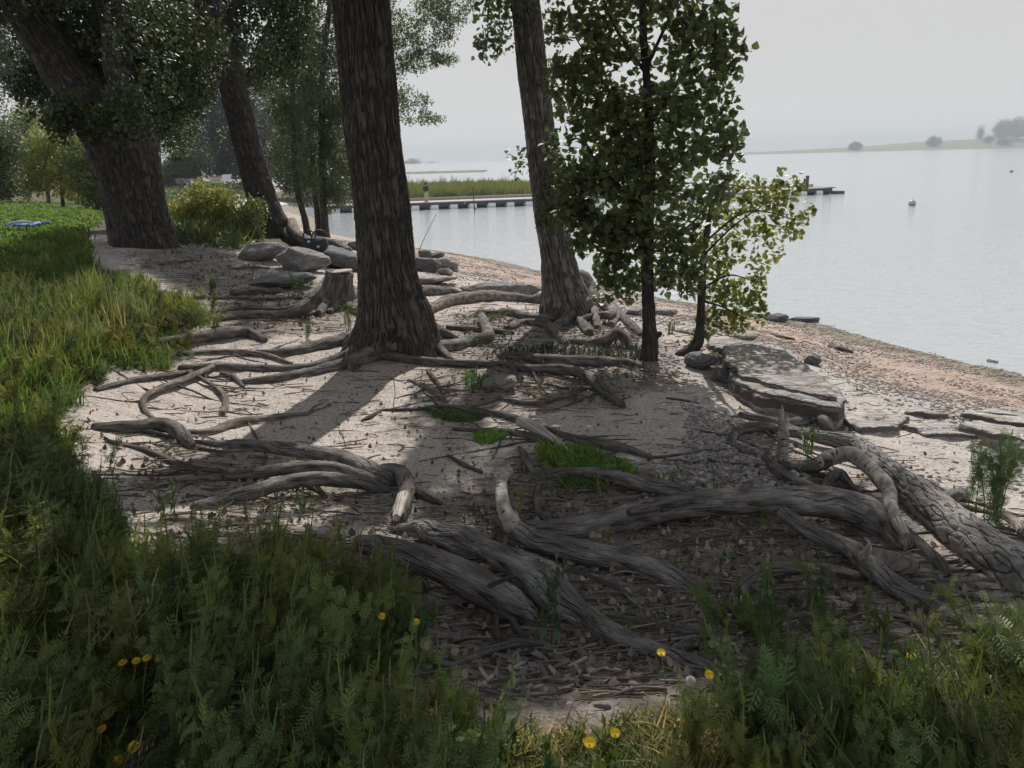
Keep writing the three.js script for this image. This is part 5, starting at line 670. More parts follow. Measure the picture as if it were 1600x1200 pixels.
// ---------------------------------------------------------------- picnic ground and small things at the left
{ const pole = flat(0.1, 0.1, 0.1), bx = (w, h, d, x, y, z) => new THREE.BoxGeometry(w, h, d).translate(x, y, z), at = (x, y, d) => { const p = atDepth(x, y, d); p.y = Math.min(p.y, land(p.x, p.z) + 0.2); return atDepth(x, y, d); };
  { const p = at(338, 291, 95), s = 95 / F, t = thing('notice_board', 'pale notice board on two posts at the picnic ground', 'sign', p); local(t, 'panel', bx(17 * s, 8.5 * s, 0.06, 0, 9 * s, 0), flat(0.62, 0.6, 0.56)); local(t, 'roof', bx(17.5 * s, 1.6 * s, 0.4, 0, 14.2 * s, 0), flat(0.3, 0.2, 0.12)); for (const k of [-1, 1]) local(t, 'post', bx(0.09, 14 * s, 0.09, k * 6.5 * s, 5 * s - 0.3, -0.07), pole); for (let i = 0; i < 3; i++) local(t, 'notice', bx(3.6 * s, 4.4 * s, 0.02, (i - 1) * 5 * s, 8.4 * s, 0.05), flat(0.4 - 0.12 * i, 0.4, 0.44)); }
  { const p = at(355, 291, 92), s = 92 / F, t = thing('waste_bin', 'dark green box bin with a sloping pale lid beside the notice board', 'bin', p); local(t, 'box', bx(13 * s, 9 * s, 0.9, 0, 4.5 * s - 0.2, 0), flat(0.05, 0.1, 0.1)); local(t, 'lid', bx(13.4 * s, 0.06, 1.25, 0, 0, 0).rotateX(0.75).translate(-0.05, 11.2 * s, -0.1), flat(0.66, 0.66, 0.66)); }
  for (const [x, w, label] of [[281, 11, 'dark grey low panel at the left of the picnic ground'], [293, 14, 'grey low panel beside the T shaped post'], [307, 8, 'small grey panel behind the T shaped post']]) { const p = at(x, 288, 100), s = 100 / F, t = thing('low_panel', label, 'panel', p); local(t, 'board', bx(w * s, 7 * s, 0.08, 0, 4.5 * s, 0), flat(0.16, 0.18, 0.2)); local(t, 'foot', bx(0.2, 2 * s, 0.2, 0, 0, 0), pole); local(t, 'rim', bx(w * s + 0.1, 0.09, 0.12, 0, 8.1 * s, 0), pole); }
  { const p = at(301, 297, 80), s = 80 / F, t = thing('post', 'pale T shaped post on the picnic lawn', 'post', p); local(t, 'upright', bx(2 * s, 16 * s, 0.14, 0, 7 * s, 0), flat(0.45, 0.44, 0.42)); local(t, 'crossbar', bx(6 * s, 1.2 * s, 0.14, -1 * s, 15.4 * s, 0.003), flat(0.45, 0.44, 0.42)); }
  { const p = at(285, 297, 84), s = 84 / F, t = thing('post', 'dark post holding a grill on the picnic lawn', 'post', p); local(t, 'upright', bx(1.6 * s, 14 * s, 0.12, 0, 6 * s, 0), pole); local(t, 'grill_box', bx(7 * s, 5 * s, 0.5, 0, 15 * s, 0), pole); }
  { const p = onGround(253, 322), d = -p.z, s = d / F, t = thing('fence_sheet', 'pale green sheet standing against the right side of the huge trunk', 'sheet', p); const g = new THREE.BoxGeometry(11 * s, 38 * s, 0.04, 8, 8, 1); const q = g.attributes.position; for (let i = 0; i < q.count; i++) q.setZ(i, q.getZ(i) + 0.04 * Math.sin(q.getX(i) * 14)); g.computeVertexNormals(); local(t, 'sheet', g.translate(0, 17 * s, 0), leafMat(0.42, 0.56, 0.45, 0.4)); local(t, 'stake', bx(0.04, 38 * s, 0.04, -5.6 * s, 17 * s, -0.05), pole); }
  // concrete path and kerbs by the water
  const strip = (pix, y, th) => { const q = pix.map(([x, py]) => { const p = onLevel(x, py, y); return new THREE.Vector2(p.x, p.z); }); const g = new THREE.ExtrudeGeometry(new THREE.Shape(q), { depth: th, bevelEnabled: false }); g.rotateX(Math.PI / 2); g.translate(0, y, 0); return g; };
  structure('path', strip([[255, 312], [420, 312], [450, 318], [400, 330], [350, 322], [255, 318]], -1.05, 0.5), flat(0.52, 0.49, 0.46));
  { const p = onLevel(352, 314, -1.0), t = thing('retaining_wall', 'low concrete wall block beside the pale path', 'wall', p); local(t, 'block', bx(2.2, 0.75, 0.5, 0, 0, 0), flat(0.4, 0.37, 0.35)); local(t, 'cap', bx(2.3, 0.08, 0.6, 0, 0.41, 0), flat(0.55, 0.53, 0.5)); }
  { // blue cloth on the lawn
    const p = onGround(46, 359), d = -p.z, w = 52 / F * d, g = new THREE.BoxGeometry(w, 0.03, 0.7, 40, 1, 18), q = g.attributes.position; for (let i = 0; i < q.count; i++) { const x = q.getX(i), z = q.getZ(i); q.setY(i, q.getY(i) + 0.06 * Math.abs(n2(x * 4, z * 4)) + 0.04 * Math.abs(n2(x * 9, z * 9))); q.setX(i, x + 0.05 * n2(z * 6, 1)); } g.computeVertexNormals(); const t = thing('cloth', 'crumpled blue sheet lying on the lawn at the left', 'sheet', p.add(V(0, 0.1, 0))); local(t, 'sheet', g, flat(0.08, 0.2, 0.5, 0.55)); local(t, 'pale_fold', limb([V(-w * 0.3, 0.07, 0.3), V(0, 0.09, 0.28), V(w * 0.35, 0.07, 0.26)], [0.025, 0.035, 0.02], { bark: B.pale, amp: 0.004 }), flat(0.5, 0.55, 0.62)); }
  { // bag on the boulders
    const p = onGround(494, 395, 0.25), t = thing('backpack', 'dark backpack with pale buckles lying on the boulders by the young poplars', 'bag', p), m = flat(0.02, 0.022, 0.03, 0.7); const g = rockGeo(0.42, 0.34, 0.28, 77, { cuts: 4, rough: 0.03 }); local(t, 'bag', g.translate(0, 0.16, 0), m); for (const k of [-1, 1]) local(t, 'strap', new THREE.TorusGeometry(0.15, 0.016, 6, 20, 3.6).rotateY(0.4 * k).translate(0.1 * k, 0.3, 0.04), m); for (const k of [-1, 1]) local(t, 'buckle', bx(0.05, 0.035, 0.02, 0.09 * k, 0.24 - 0.1 * (k > 0), 0.16), flat(0.6, 0.62, 0.66, 0.4)); }
  ROOT('fallen_log', 'log', 'brown log end behind the bag at the top of the boulder pile', [[512, 378, 6, 0.1], [525, 382, 7, 0.1], [545, 392, 6, 0.1]], { bark: B.root }); ROOT('fallen_log', 'log', 'pale log leaning from the foot of the second dark trunk', [[455, 348, 8, 0.3], [464, 366, 8, 0.2], [484, 378, 7, 0.15], [505, 388, 6, 0.1]], { bark: B.sandy });
}
// ---------------------------------------------------------------- grass, weeds, flowers, litter
const FLOWERS = [[192, 1036, 'leftmost of the four yellow flowers in a row at the lower left', 40], [213, 1033, 'second from left of the four yellow flowers in a row', 40], [230, 1028, 'third from left of the four yellow flowers in a row', 42], [250, 1028, 'rightmost of the four yellow flowers in a row', 42], [159, 1140, 'yellow flower below the row of four, half hidden in grass', 34], [209, 1167, 'large yellow flower nearest the bottom left', 34], [185, 1187, 'yellow flower at the bottom edge, left of the large one', 30], [597, 963, 'yellow flower at the edge of the dark weeds, the left of two', 36], [650, 972, 'yellow flower at the edge of the dark weeds, the right of two', 36], [1033, 1020, 'yellow flower in front of the lower end of the great knotted root', 44], [1108, 1054, 'yellow flower beside the white seed head', 44], [1424, 1025, 'yellow flower on bare ground at the lower right', 44], [921, 1160, 'yellow flower in the bottom patch of light, the lower left of two', 40], [961, 1145, 'yellow flower in the bottom patch of light, the upper right of two', 42]];
const CLEAR = FLOWERS.map(([x, y, , hp]) => { const b = onGround(x, Math.min(1330, y + hp * 2.3)); return [b.x, b.z]; });
reseed(61);
function tuftGeo(n, h, spread, w = 0.005, curl = 0.5) { const pos = [], idx = []; for (let i = 0; i < n; i++) { const a = rr(0, 6.28), b = rr(0, 6.28), r = spread * Math.sqrt(rnd()), H = h * rr(0.55, 1.1), lean = curl * rr(0.2, 1.1) * H, x0 = Math.cos(a) * r, z0 = Math.sin(a) * r, cx = Math.cos(b), cz = Math.sin(b), k = pos.length / 3; for (const [t, ww] of [[0, 1], [0.4, 0.9], [0.75, 0.6], [1, 0]]) { const o = lean * t * t, y = H * (t - 0.22 * curl * t * t); if (ww) pos.push(x0 + cx * o - cz * w * ww, y, z0 + cz * o + cx * w * ww, x0 + cx * o + cz * w * ww, y, z0 + cz * o - cx * w * ww); else pos.push(x0 + cx * o, y, z0 + cz * o); } idx.push(k, k + 1, k + 2, k + 1, k + 3, k + 2, k + 2, k + 3, k + 4, k + 3, k + 5, k + 4, k + 4, k + 5, k + 6); } return buf(pos, idx); }
function scatter(n, x0, x1, d0, d1, ok, near = 1) { const o = []; for (let i = 0; i < n * 14 && o.length < n; i++) { const d = d0 * Math.pow(d1 / d0, Math.pow(rnd(), near)), x = rr(x0, x1) * (near === 1 ? 1 : 1); const w = ok(x, -d); if (w > rnd()) o.push([x, -d]); } return o; }
function sow(name, label, cat, geos, mat, spots, { s0 = 0.7, s1 = 1.3, tint, up = 0, flatLie = 0, scaleAt } = {}) {
  geos.forEach((g, k) => { const list = [], col = []; spots.forEach(([x, z], i) => { if (i % geos.length !== k || (CLEAR.length && /grass|weeds|dead/.test(name) && !(name === 'grass' && x > -0.3) && CLEAR.some(([a, b]) => { const l = Math.hypot(a, b), t = ((a - x) * a + (b - z) * b) / l, s = Math.abs((a - x) * b - (b - z) * a) / l; return t > -0.05 && t < 0.5 && s < 0.06; }))) return; const s = rr(s0, s1) * (scaleAt ? scaleAt(x, z) : 1); list.push(M4(V(x, land(x, z) + up * s, z), Q(rr(0, 6.28), flatLie ? rr(-flatLie, flatLie) : rr(-0.15, 0.15), flatLie ? rr(-flatLie, flatLie) : rr(-0.15, 0.15)), s)); col.push(tint ? tint(x, z) : [1, 1, 1]); }); if (list.length) add(copies(g, mat, list, col), name, label, cat, null, 'stuff'); });
}
const BLADE = grassMat(0.17, 0.225, 0.05), gt = (x, z) => { const f = rr(0.5, 1.25), y = clamp(0.4 + 1.0 * n2(x * 1.3 + 4, z * 1.3) + rr(-0.3, 0.3)), dry = rnd() < 0.1 ? 1 : 0; return [f * (mix(0.75, 1.35, y * y) + dry * 1.1), f * (mix(0.95, 1.2, y) + dry * 0.4), f * (mix(0.85, 0.8, y) + dry * 0.6)]; };
const inGrass = (x, z) => { const g = grassAt(x, z); return g > 0.02 ? Math.min(1, 0.35 + g * 2) : 0; };
const lawnIn = (x, z) => polyDist(lawnPoly, x, z) + 0.2 * n2(x, z) > 0;
const tall = (x, z) => (0.55 + 0.55 * clamp(0.5 + 1.3 * n2(x * 0.9 + 2, z * 0.9))) * mix(0.38, 1, Math.max(sstep(0.3, 0.62, Math.abs(x - 0.3)), sstep(3.1, 3.6, -z)));
sow('grass', 'tangled green grass on the near bank', 'grass', [tuftGeo(17, 0.14, 0.06, 0.002, 1.3), tuftGeo(15, 0.18, 0.055, 0.0021, 1.15), tuftGeo(18, 0.12, 0.06, 0.002, 1.4)], BLADE, scatter(8500, -3.4, 3.6, 1.25, 4.6, (x, z) => (Math.abs(x) < 0.7 * -z + 0.7 ? inGrass(x, z) : 0)), { tint: gt, scaleAt: tall });
sow('grass', 'short dry straw coloured grass at the bottom centre', 'grass', [tuftGeo(14, 0.09, 0.05, 0.003, 1.1)], grassMat(0.3, 0.26, 0.13), scatter(2400, -0.35, 1.3, 1.3, 2.7, (x, z) => (grassAt(x, z) > 0.02 ? clamp(0.6 + n2(x * 3, z * 3)) : 0)), { tint: gt });
sow('grass', 'grass along the eroded bank at the left', 'grass', [tuftGeo(14, 0.2, 0.08, 0.005, 0.8), tuftGeo(13, 0.26, 0.07, 0.005, 0.8)], BLADE, scatter(9000, -9.5, -1.2, 4.4, 12.5, (x, z) => (x > 0.72 * z - 0.6 ? inGrass(x, z) : 0)), { tint: (x, z) => { return gt(x, z); }, scaleAt: tall });
sow('grass', 'pale seeding grass tall on the left bank', 'grass', [tuftGeo(10, 0.46, 0.09, 0.004, 0.45), tuftGeo(9, 0.38, 0.08, 0.004, 0.6)], grassMat(0.27, 0.27, 0.12), scatter(1300, -8.5, -2.6, 6, 11, (x, z) => (grassAt(x, z) > 0.25 && n2(x * 0.8, z * 0.8 + 3) > -0.05 ? 0.8 : 0)), { tint: gt });
sow('lawn_grass', 'short bright lawn at the far left', 'grass', [tuftGeo(10, 0.1, 0.14, 0.014, 0.8)], grassMat(0.17, 0.26, 0.04), scatter(16000, -34, -6, 13, 48, (x, z) => (x > 0.78 * z - 1 && lawnIn(x, z) ? 1 : 0)), { tint: gt });
sow('grass', 'rank grass between the lawn and the huge tree', 'grass', [tuftGeo(12, 0.34, 0.12, 0.01, 0.6)], BLADE, scatter(1500, -14, -6, 11, 20, (x, z) => (!lawnIn(x, z) && x > 0.75 * z - 1 && x < -0.52 * -z - 0.1 * 0 ? 0.8 : 0)), { tint: gt });
sow('grass', 'rough grass on the slope between the two left trunks', 'grass', [tuftGeo(12, 0.4, 0.14, 0.012, 0.6)], leafMat(0.16, 0.19, 0.06, 0.4), scatter(900, -10, -5.4, 16.5, 30, (x, z) => (x > -0.46 * -z && x < -0.31 * -z ? 0.9 : 0)), { tint: gt });
{ const farL = []; for (let i = 0; i < 5000; i++) { const d = rr(60, 125), x = -d * rr(0.3, 0.5); farL.push([x, -d]); } sow('lawn_grass', 'picnic lawn far off between the two left trunks', 'grass', [tuftGeo(8, 0.25, 0.5, 0.06, 0.8)], leafMat(0.14, 0.19, 0.045, 0.42), farL, { tint: gt }); }
// feathery weeds
function leafPinnate(L, n) { const pos = [], idx = []; const dia = (x, z, dx, dz, l, w, y0, y1) => { const k = pos.length / 3; pos.push(x, y0, z, x + dx * l * 0.5 - dz * w, (y0 + y1) / 2, z + dz * l * 0.5 + dx * w, x + dx * l, y1, z + dz * l, x + dx * l * 0.5 + dz * w, (y0 + y1) / 2, z + dz * l * 0.5 - dx * w); idx.push(k, k + 1, k + 2, k, k + 2, k + 3); }; dia(0, 0, 0, 1, L, L * 0.035, 0, -L * 0.16); for (let i = 0; i < n; i++) { const t = 0.2 + 0.7 * i / (n - 1), z = t * L, l = L * 0.42 * Math.sin(Math.PI * (0.25 + 0.6 * t)); for (const s of [-1, 1]) dia(0, z, s * 0.75, 0.66, l, l * 0.12, -L * 0.16 * t, -L * 0.16 * t - l * 0.2); } dia(0, L * 0.92, 0, 1, L * 0.25, L * 0.045, -L * 0.15, -L * 0.2); return buf(pos, idx); }
function stalk(pts, r0, r1, m = 5) { const c = new THREE.CatmullRomCurve3(pts), n = 8, pos = [], idx = []; for (let i = 0; i <= n; i++) { const p = c.getPoint(i / n), r = mix(r0, r1, i / n); for (let j = 0; j < m; j++) { const a = j / m * 6.2832; pos.push(p.x + Math.cos(a) * r, p.y, p.z + Math.sin(a) * r); } } for (let i = 0; i < n; i++) for (let j = 0; j < m; j++) { const a = i * m + j, b = i * m + (j + 1) % m; idx.push(a, a + m, b, b, a + m, b + m); } return buf(pos, idx); }
function spikeGeo(L, r) { const pos = [], idx = [], m = 5, n = 9; for (let i = 0; i <= n; i++) for (let j = 0; j < m; j++) { const a = j / m * 6.2832 + i * 0.4, R = r * (i === n ? 0.1 : 1 - 0.6 * i / n) * (i % 2 ? 1.25 : 0.7); pos.push(Math.cos(a) * R, L * i / n, Math.sin(a) * R); } for (let i = 0; i < n; i++) for (let j = 0; j < m; j++) { const a = i * m + j, b = i * m + (j + 1) % m; idx.push(a, a + m, b, b, a + m, b + m); } return buf(pos, idx); }
const PIN = [leafPinnate(1, 5), leafPinnate(1, 4)], LANCE = bladeLeaf(0.3, 0.06, -0.25);
function weed(h, { n = 15, spikes = 3, leaf = null, size = 0.1, branch: br = 3, top = true } = {}) {   // returns stem, leaves and spikes as geometries
  const bend = V(rr(-0.12, 0.12), 0, rr(-0.12, 0.12)), stems = [], leaves = [], sp = []; const at = (t) => V(bend.x * t * t, h * t, bend.z * t * t); stems.push(stalk([at(0), at(0.5), at(1)], 0.0035, 0.0018));
  const put = (p, a, t) => { const s = size * rr(0.7, 1.2) * mix(1.15, 0.55, t); const g = (leaf || PIN[rnd() < 0.5 ? 0 : 1]).clone(); if (leaf) g.rotateX(Math.PI / 2); g.scale(s, s, s); g.applyMatrix4(M4(p, Q(a, rr(-0.7, 0.1), rr(-0.3, 0.3)), 1)); leaves.push(g); };
  for (let i = 0; i < n; i++) { const t = 0.08 + 0.9 * i / n; put(at(t), i * 2.4 + rr(-0.3, 0.3), t); }
  for (let k = 0; k < br; k++) { const t = rr(0.35, 0.75), a = rr(0, 6.28), l = h * rr(0.2, 0.4), p0 = at(t), p1 = p0.clone().add(V(Math.cos(a) * l * 0.5, l * 0.8, Math.sin(a) * l * 0.5)); stems.push(stalk([p0, p0.clone().lerp(p1, 0.5).add(V(Math.cos(a) * 0.02, 0, Math.sin(a) * 0.02)), p1], 0.0022, 0.0012)); for (let i = 0; i < 5; i++) put(p0.clone().lerp(p1, 0.2 + 0.18 * i), rr(0, 6.28), 0.6); if (k < spikes) { const g = spikeGeo(rr(0.04, 0.08), 0.003); g.applyMatrix4(M4(p1, Q(rr(0, 6), rr(-0.2, 0.2), 0), 1)); sp.push(g); } }
  if (spikes && top) { const g = spikeGeo(rr(0.05, 0.1), 0.0034); g.applyMatrix4(M4(at(0.98), Q(0, rr(-0.15, 0.15), 0), 1)); sp.push(g); }
  return { stems, leaves, sp };
}
const WEED = grassMat(0.135, 0.19, 0.06, 0.5), WEED2 = grassMat(0.145, 0.195, 0.06, 0.5), SPIKE = leafMat(0.13, 0.15, 0.06, 0.2), STEM = flat(0.1, 0.1, 0.055);
const whole = (w) => mergeGeometries([...w.stems, ...w.leaves, ...w.sp].map((g) => { const q = g.index ? g.toNonIndexed() : g; for (const k of Object.keys(q.attributes)) if (k !== 'position' && k !== 'normal') q.deleteAttribute(k); return q; }));
const wt = (x, z) => { const f = rr(0.6, 1.35), y = clamp(0.4 + 0.9 * n2(x * 1.7, z * 1.7 + 8) + rr(-0.35, 0.35)); return [f * mix(0.85, 1.6, y), f * mix(0.92, 1.2, y), f * mix(1.05, 0.75, y)]; };
const wx = (x, z) => Math.abs(x) < 0.7 * -z + 0.5;
sow('weeds', 'feathery green weeds crowding the near bank', 'weeds', [0, 1, 2, 3].map(() => whole(weed(rr(0.26, 0.38), { n: 26, spikes: 1, size: 0.066, branch: 5 }))), WEED, scatter(2500, -3.4, 0.2, 1.5, 4.7, (x, z) => (wx(x, z) && x < -0.1 && grassAt(x, z) > 0.08 && grassAt(x, z) > 0.3 * n2(x * 2, z * 2) ? 0.9 : 0)), { tint: wt, s0: 0.55, s1: 1.15 });
sow('weeds', 'feathery green weeds at the lower right', 'weeds', [0, 1, 2].map(() => whole(weed(rr(0.26, 0.4), { n: 24, spikes: 1, size: 0.055, branch: 5 }))), WEED2, scatter(760, 0.35, 3.2, 1.5, 3.6, (x, z) => (wx(x, z) && grassAt(x, z) > 0.02 && x > 0.36 * -z - 0.25 ? 0.9 : 0)), { tint: wt, s0: 0.5, s1: 1.1 });
sow('weeds', 'leafy weeds with narrow pointed leaves on the near bank', 'weeds', [0, 1, 2].map(() => whole(weed(rr(0.22, 0.32), { n: 26, spikes: 1, leaf: LANCE, size: 0.06, branch: 4 }))), grassMat(0.14, 0.2, 0.055), scatter(520, -3.4, 3.4, 1.5, 4.7, (x, z) => (wx(x, z) && grassAt(x, z) > 0.05 && Math.abs(x - 0.3) > 0.5 && n2(x * 1.5 + 7, z * 1.5) > -0.1 ? 0.9 : 0)), { tint: wt, s0: 0.5, s1: 1.15 });
sow('dead_stems', 'dry brown stems standing among the near weeds', 'weeds', [0, 1].map(() => whole(weed(0.32, { n: 5, spikes: 4, leaf: LANCE, size: 0.025, branch: 5 }))), leafMat(0.19, 0.16, 0.085, 0.2), scatter(200, -3.4, 3.4, 1.5, 5, (x, z) => (wx(x, z) && grassAt(x, z) > 0 && Math.abs(x - 0.3) > 0.45 ? 0.8 : 0)), { s0: 0.6, s1: 1.2 });
sow('weeds', 'small oval-leaved weeds among the near grass', 'weeds', [0, 1].map(() => whole(weed(0.16, { n: 16, spikes: 0, leaf: LANCE, size: 0.055, branch: 3 }))), grassMat(0.08, 0.135, 0.035), scatter(900, -3.4, 3.4, 1.3, 5, (x, z) => (wx(x, z) && grassAt(x, z) > 0 ? 0.9 : 0)), { tint: wt, s0: 0.6, s1: 1.3 });
sow('weeds', 'light green weeds on the left bank', 'weeds', [0, 1].map(() => whole(weed(0.3, { n: 16, spikes: 2, size: 0.1 }))), grassMat(0.14, 0.18, 0.055), scatter(700, -8, -1.9, 4.6, 11, (x, z) => (x > 0.7 * z - 0.4 && grassAt(x, z) > 0.02 ? 0.8 : 0)), { tint: wt, s0: 0.6, s1: 1.3 });
sow('weeds', 'sparse small weeds on the litter between the roots', 'weeds', [0, 1].map(() => whole(weed(0.1, { n: 12, spikes: 0, leaf: LANCE, size: 0.04, branch: 2 }))), leafMat(0.1, 0.16, 0.05, 0.4), scatter(420, -8, 4, 2.8, 16, (x, z) => (litterAt(x, z) > 0.15 && grassAt(x, z) < 0 && n2(x * 1.3 + 5, z * 1.3) > 0.1 ? 0.9 : 0)), { tint: wt, s0: 0.5, s1: 1.3 });
sow('weeds', 'open leafy weeds in front of the grey bent root at the lower right', 'weeds', [0, 1, 2].map((i) => whole(weed(rr(0.2, 0.3), { n: 15, spikes: 1, leaf: i ? LANCE : null, size: i ? 0.055 : 0.07, branch: 4 }))), grassMat(0.115, 0.17, 0.055), (() => { const q = plan([[1090, 985], [1180, 950], [1330, 950], [1450, 1010], [1560, 1010], [1520, 1085], [1200, 1090], [1100, 1070]]); return scatter(85, 0.3, 2.6, 1.9, 3.6, (x, z) => (polyDist(q, x, z) > 0 ? 1 : 0)); })(), { tint: wt, s0: 0.5, s1: 1.15 });
sow('ground_cover', 'green mat of low leaves on the shaded ground by the leaning tree', 'ground cover', [whole(weed(0.04, { n: 12, spikes: 0, leaf: LANCE, size: 0.03, branch: 2 }))], leafMat(0.07, 0.11, 0.05, 0.4), (() => { const q = plan([[930, 545], [1000, 545], [1010, 580], [930, 566], [780, 552], [780, 545]]); return scatter(500, -1, 3, 8, 11, (x, z) => (polyDist(q, x, z) > 0 ? 1 : 0)); })(), { tint: wt });
const mossPatch = (label, pix, n, mat, h = 0.05) => { const q = plan(pix), xs = q.map((p) => p[0]), zs = q.map((p) => -p[1]); sow('moss_patch', label, 'ground cover', [whole(weed(h, { n: 14, spikes: 0, leaf: LANCE, size: 0.022, branch: 3 }))], mat, scatter(n, Math.min(...xs), Math.max(...xs), Math.min(...zs), Math.max(...zs), (x, z) => (polyDist(q, x, z) + 0.05 * n2(x * 7, z * 7) > 0 ? 1 : 0)), { tint: wt, s0: 0.5, s1: 1.3 }); };
const BRIGHT = leafMat(0.16, 0.33, 0.03, 0.45), MID = leafMat(0.075, 0.15, 0.03, 0.4);
mossPatch('bright green patch of low plants glowing beside the pale broken branch', [[838, 702], [870, 694], [920, 700], [960, 718], [996, 735], [990, 746], [940, 742], [880, 738], [845, 726]], 900, BRIGHT);
mossPatch('darker green low plants under the long root', [[870, 742], [900, 738], [940, 752], [960, 768], [900, 772], [876, 762]], 300, MID);
mossPatch('green moss beside the root on the sand edge', [[672, 642], [720, 640], [758, 652], [740, 664], [690, 656]], 340, MID, 0.03);
mossPatch('small round tuft of moss under the second root', [[732, 676], [770, 674], [790, 684], [766, 694], [738, 690]], 260, BRIGHT.clone(), 0.025);
mossPatch('yellowish green tuft left of the rounded stone', [[722, 590], [745, 584], [768, 598], [745, 610], [724, 604]], 160, BRIGHT.clone());
mossPatch('light green tuft by the pale weathered log', [[735, 490], [770, 486], [790, 500], [750, 504]], 120, leafMat(0.17, 0.24, 0.05), 0.09);
mossPatch('sprigs of green at the right of the pale weathered log', [[650, 478], [672, 474], [690, 490], [660, 498]], 80, leafMat(0.15, 0.2, 0.05), 0.09);
// plants that stand out
function plant(label, px, py, hpx, o = {}) { const b = onGround(px, py), d = b.distanceTo(V(0, EYE, 0)), h = hpx / F * d * 1.08, t = thing('weed_plant', label, 'plant', b), k = o.stems ?? 1; for (let i = 0; i < k; i++) { const w = weed(h * rr(0.75, 1), { n: o.n ?? 15, spikes: o.spikes ?? 0, size: o.size ?? h * 0.27, leaf: o.leaf, branch: o.branch ?? 2 }), q = k > 1 ? V(rr(-1, 1) * h * 0.16, 0, rr(-1, 1) * h * 0.16) : V(); const bare = (g) => { for (const a of Object.keys(g.attributes)) if (a !== 'position' && a !== 'normal') g.deleteAttribute(a); return g; }; for (const g of w.stems) local(t, 'stem', g, STEM, q); if (k > 3) local(t, 'foliage', mergeGeometries(w.leaves.map((g) => bare(g.index ? g.toNonIndexed() : g))), o.mat || WEED, q, 'stuff'); else for (const g of w.leaves) local(t, 'leaf', g, o.mat || WEED, q); for (const g of w.sp) local(t, 'flower_spike', g, SPIKE, q); } return t; }
reseed(71);
const FRESH = leafMat(0.11, 0.2, 0.05, 0.42), BLUISH = leafMat(0.09, 0.15, 0.1, 0.38);
plant('bright green feathery bush on the sand at the right edge', 1540, 815, 125, { stems: 12, n: 20, mat: leafMat(0.1, 0.165, 0.045, 0.4), size: 0.085, branch: 4 });
plant('bluish green plant growing against the great knotted root', 868, 1000, 128, { stems: 3, n: 16, mat: BLUISH, size: 0.08, leaf: LANCE });
plant('pale bluish weed rising out of the dark weeds in front of the dark log', 494, 985, 112, { n: 18, mat: BLUISH, size: 0.09 });
plant('grey green feathery weed alone in the dark grass at the left', 132, 945, 66, { n: 16, mat: BLUISH, size: 0.1 });
plant('light green sprig inside the grey bent root', 1190, 985, 112, { stems: 2, n: 12, mat: FRESH, leaf: LANCE, size: 0.075 });
plant('light green sprig with a pointed tip right of the bent root', 1272, 960, 60, { n: 10, mat: FRESH, leaf: LANCE, size: 0.06 });
plant('small light sprig in the litter below the arched log', 1124, 895, 40, { n: 9, mat: FRESH, leaf: LANCE, size: 0.06 });
plant('tall leafy weed at the bottom right with narrow pale leaves', 1178, 1165, 150, { stems: 2, n: 20, mat: FRESH, size: 0.1 });
plant('leafy weed at the right edge in a patch of light', 1575, 1110, 150, { stems: 3, n: 18, mat: leafMat(0.17, 0.21, 0.07, 0.45), size: 0.1 });
plant('dark branching weed left of the leafy weed at the right edge', 1430, 1130, 150, { stems: 3, n: 12, mat: WEED, size: 0.07 });
plant('leafy seedling with yellow tint behind the turned-up log', 807, 815, 55, { stems: 2, n: 9, mat: YGREEN, leaf: LANCE, size: 0.07 });
plant('yellowish sprig before the arched log', 955, 852, 26, { n: 9, mat: leafMat(0.2, 0.26, 0.04, 0.45), leaf: LANCE, size: 0.06 });
plant('yellow green sprig under the arched log', 1188, 828, 36, { n: 9, mat: leafMat(0.2, 0.26, 0.04, 0.45), leaf: LANCE, size: 0.06 });
plant('feathery weed beside the hooked root at the left', 172, 735, 40, { n: 12, mat: BLUISH, size: 0.09 });
plant('light green weed at the left end of the lower arched root', 268, 815, 70, { stems: 2, n: 12, mat: FRESH, leaf: LANCE, size: 0.07 });
plant('weed with green spikes at the left of the central trunk', 548, 525, 66, { stems: 3, n: 12, spikes: 2, mat: leafMat(0.15, 0.18, 0.05), size: 0.09 });
plant('small weed in front of the stump', 484, 535, 40, { stems: 2, n: 10, mat: leafMat(0.15, 0.18, 0.05), size: 0.09 });
plant('leafy weed before the flat rock', 470, 465, 42, { stems: 3, n: 12, mat: FRESH, size: 0.1 });
plant('broad-leaved weed beside the shaded path of roots', 332, 462, 30, { stems: 3, n: 10, mat: WEED, leaf: LANCE, size: 0.12 });
plant('sprig at the right foot of the central trunk', 688, 530, 24, { n: 10, mat: leafMat(0.13, 0.24, 0.04), leaf: LANCE, size: 0.1 });
plant('green clump on the pebbles between the two saplings', 1048, 521, 16, { stems: 3, n: 10, mat: leafMat(0.18, 0.24, 0.06), leaf: LANCE, size: 0.09 });
plant('green clump behind the splintered snag', 1262, 712, 50, { stems: 3, n: 11, mat: FRESH, leaf: LANCE, size: 0.08 });
plant('dry brown sprig on the sand before the kinked root', 540, 700, 36, { n: 6, mat: leafMat(0.16, 0.13, 0.08, 0.2), leaf: LANCE, size: 0.03, spikes: 2 });
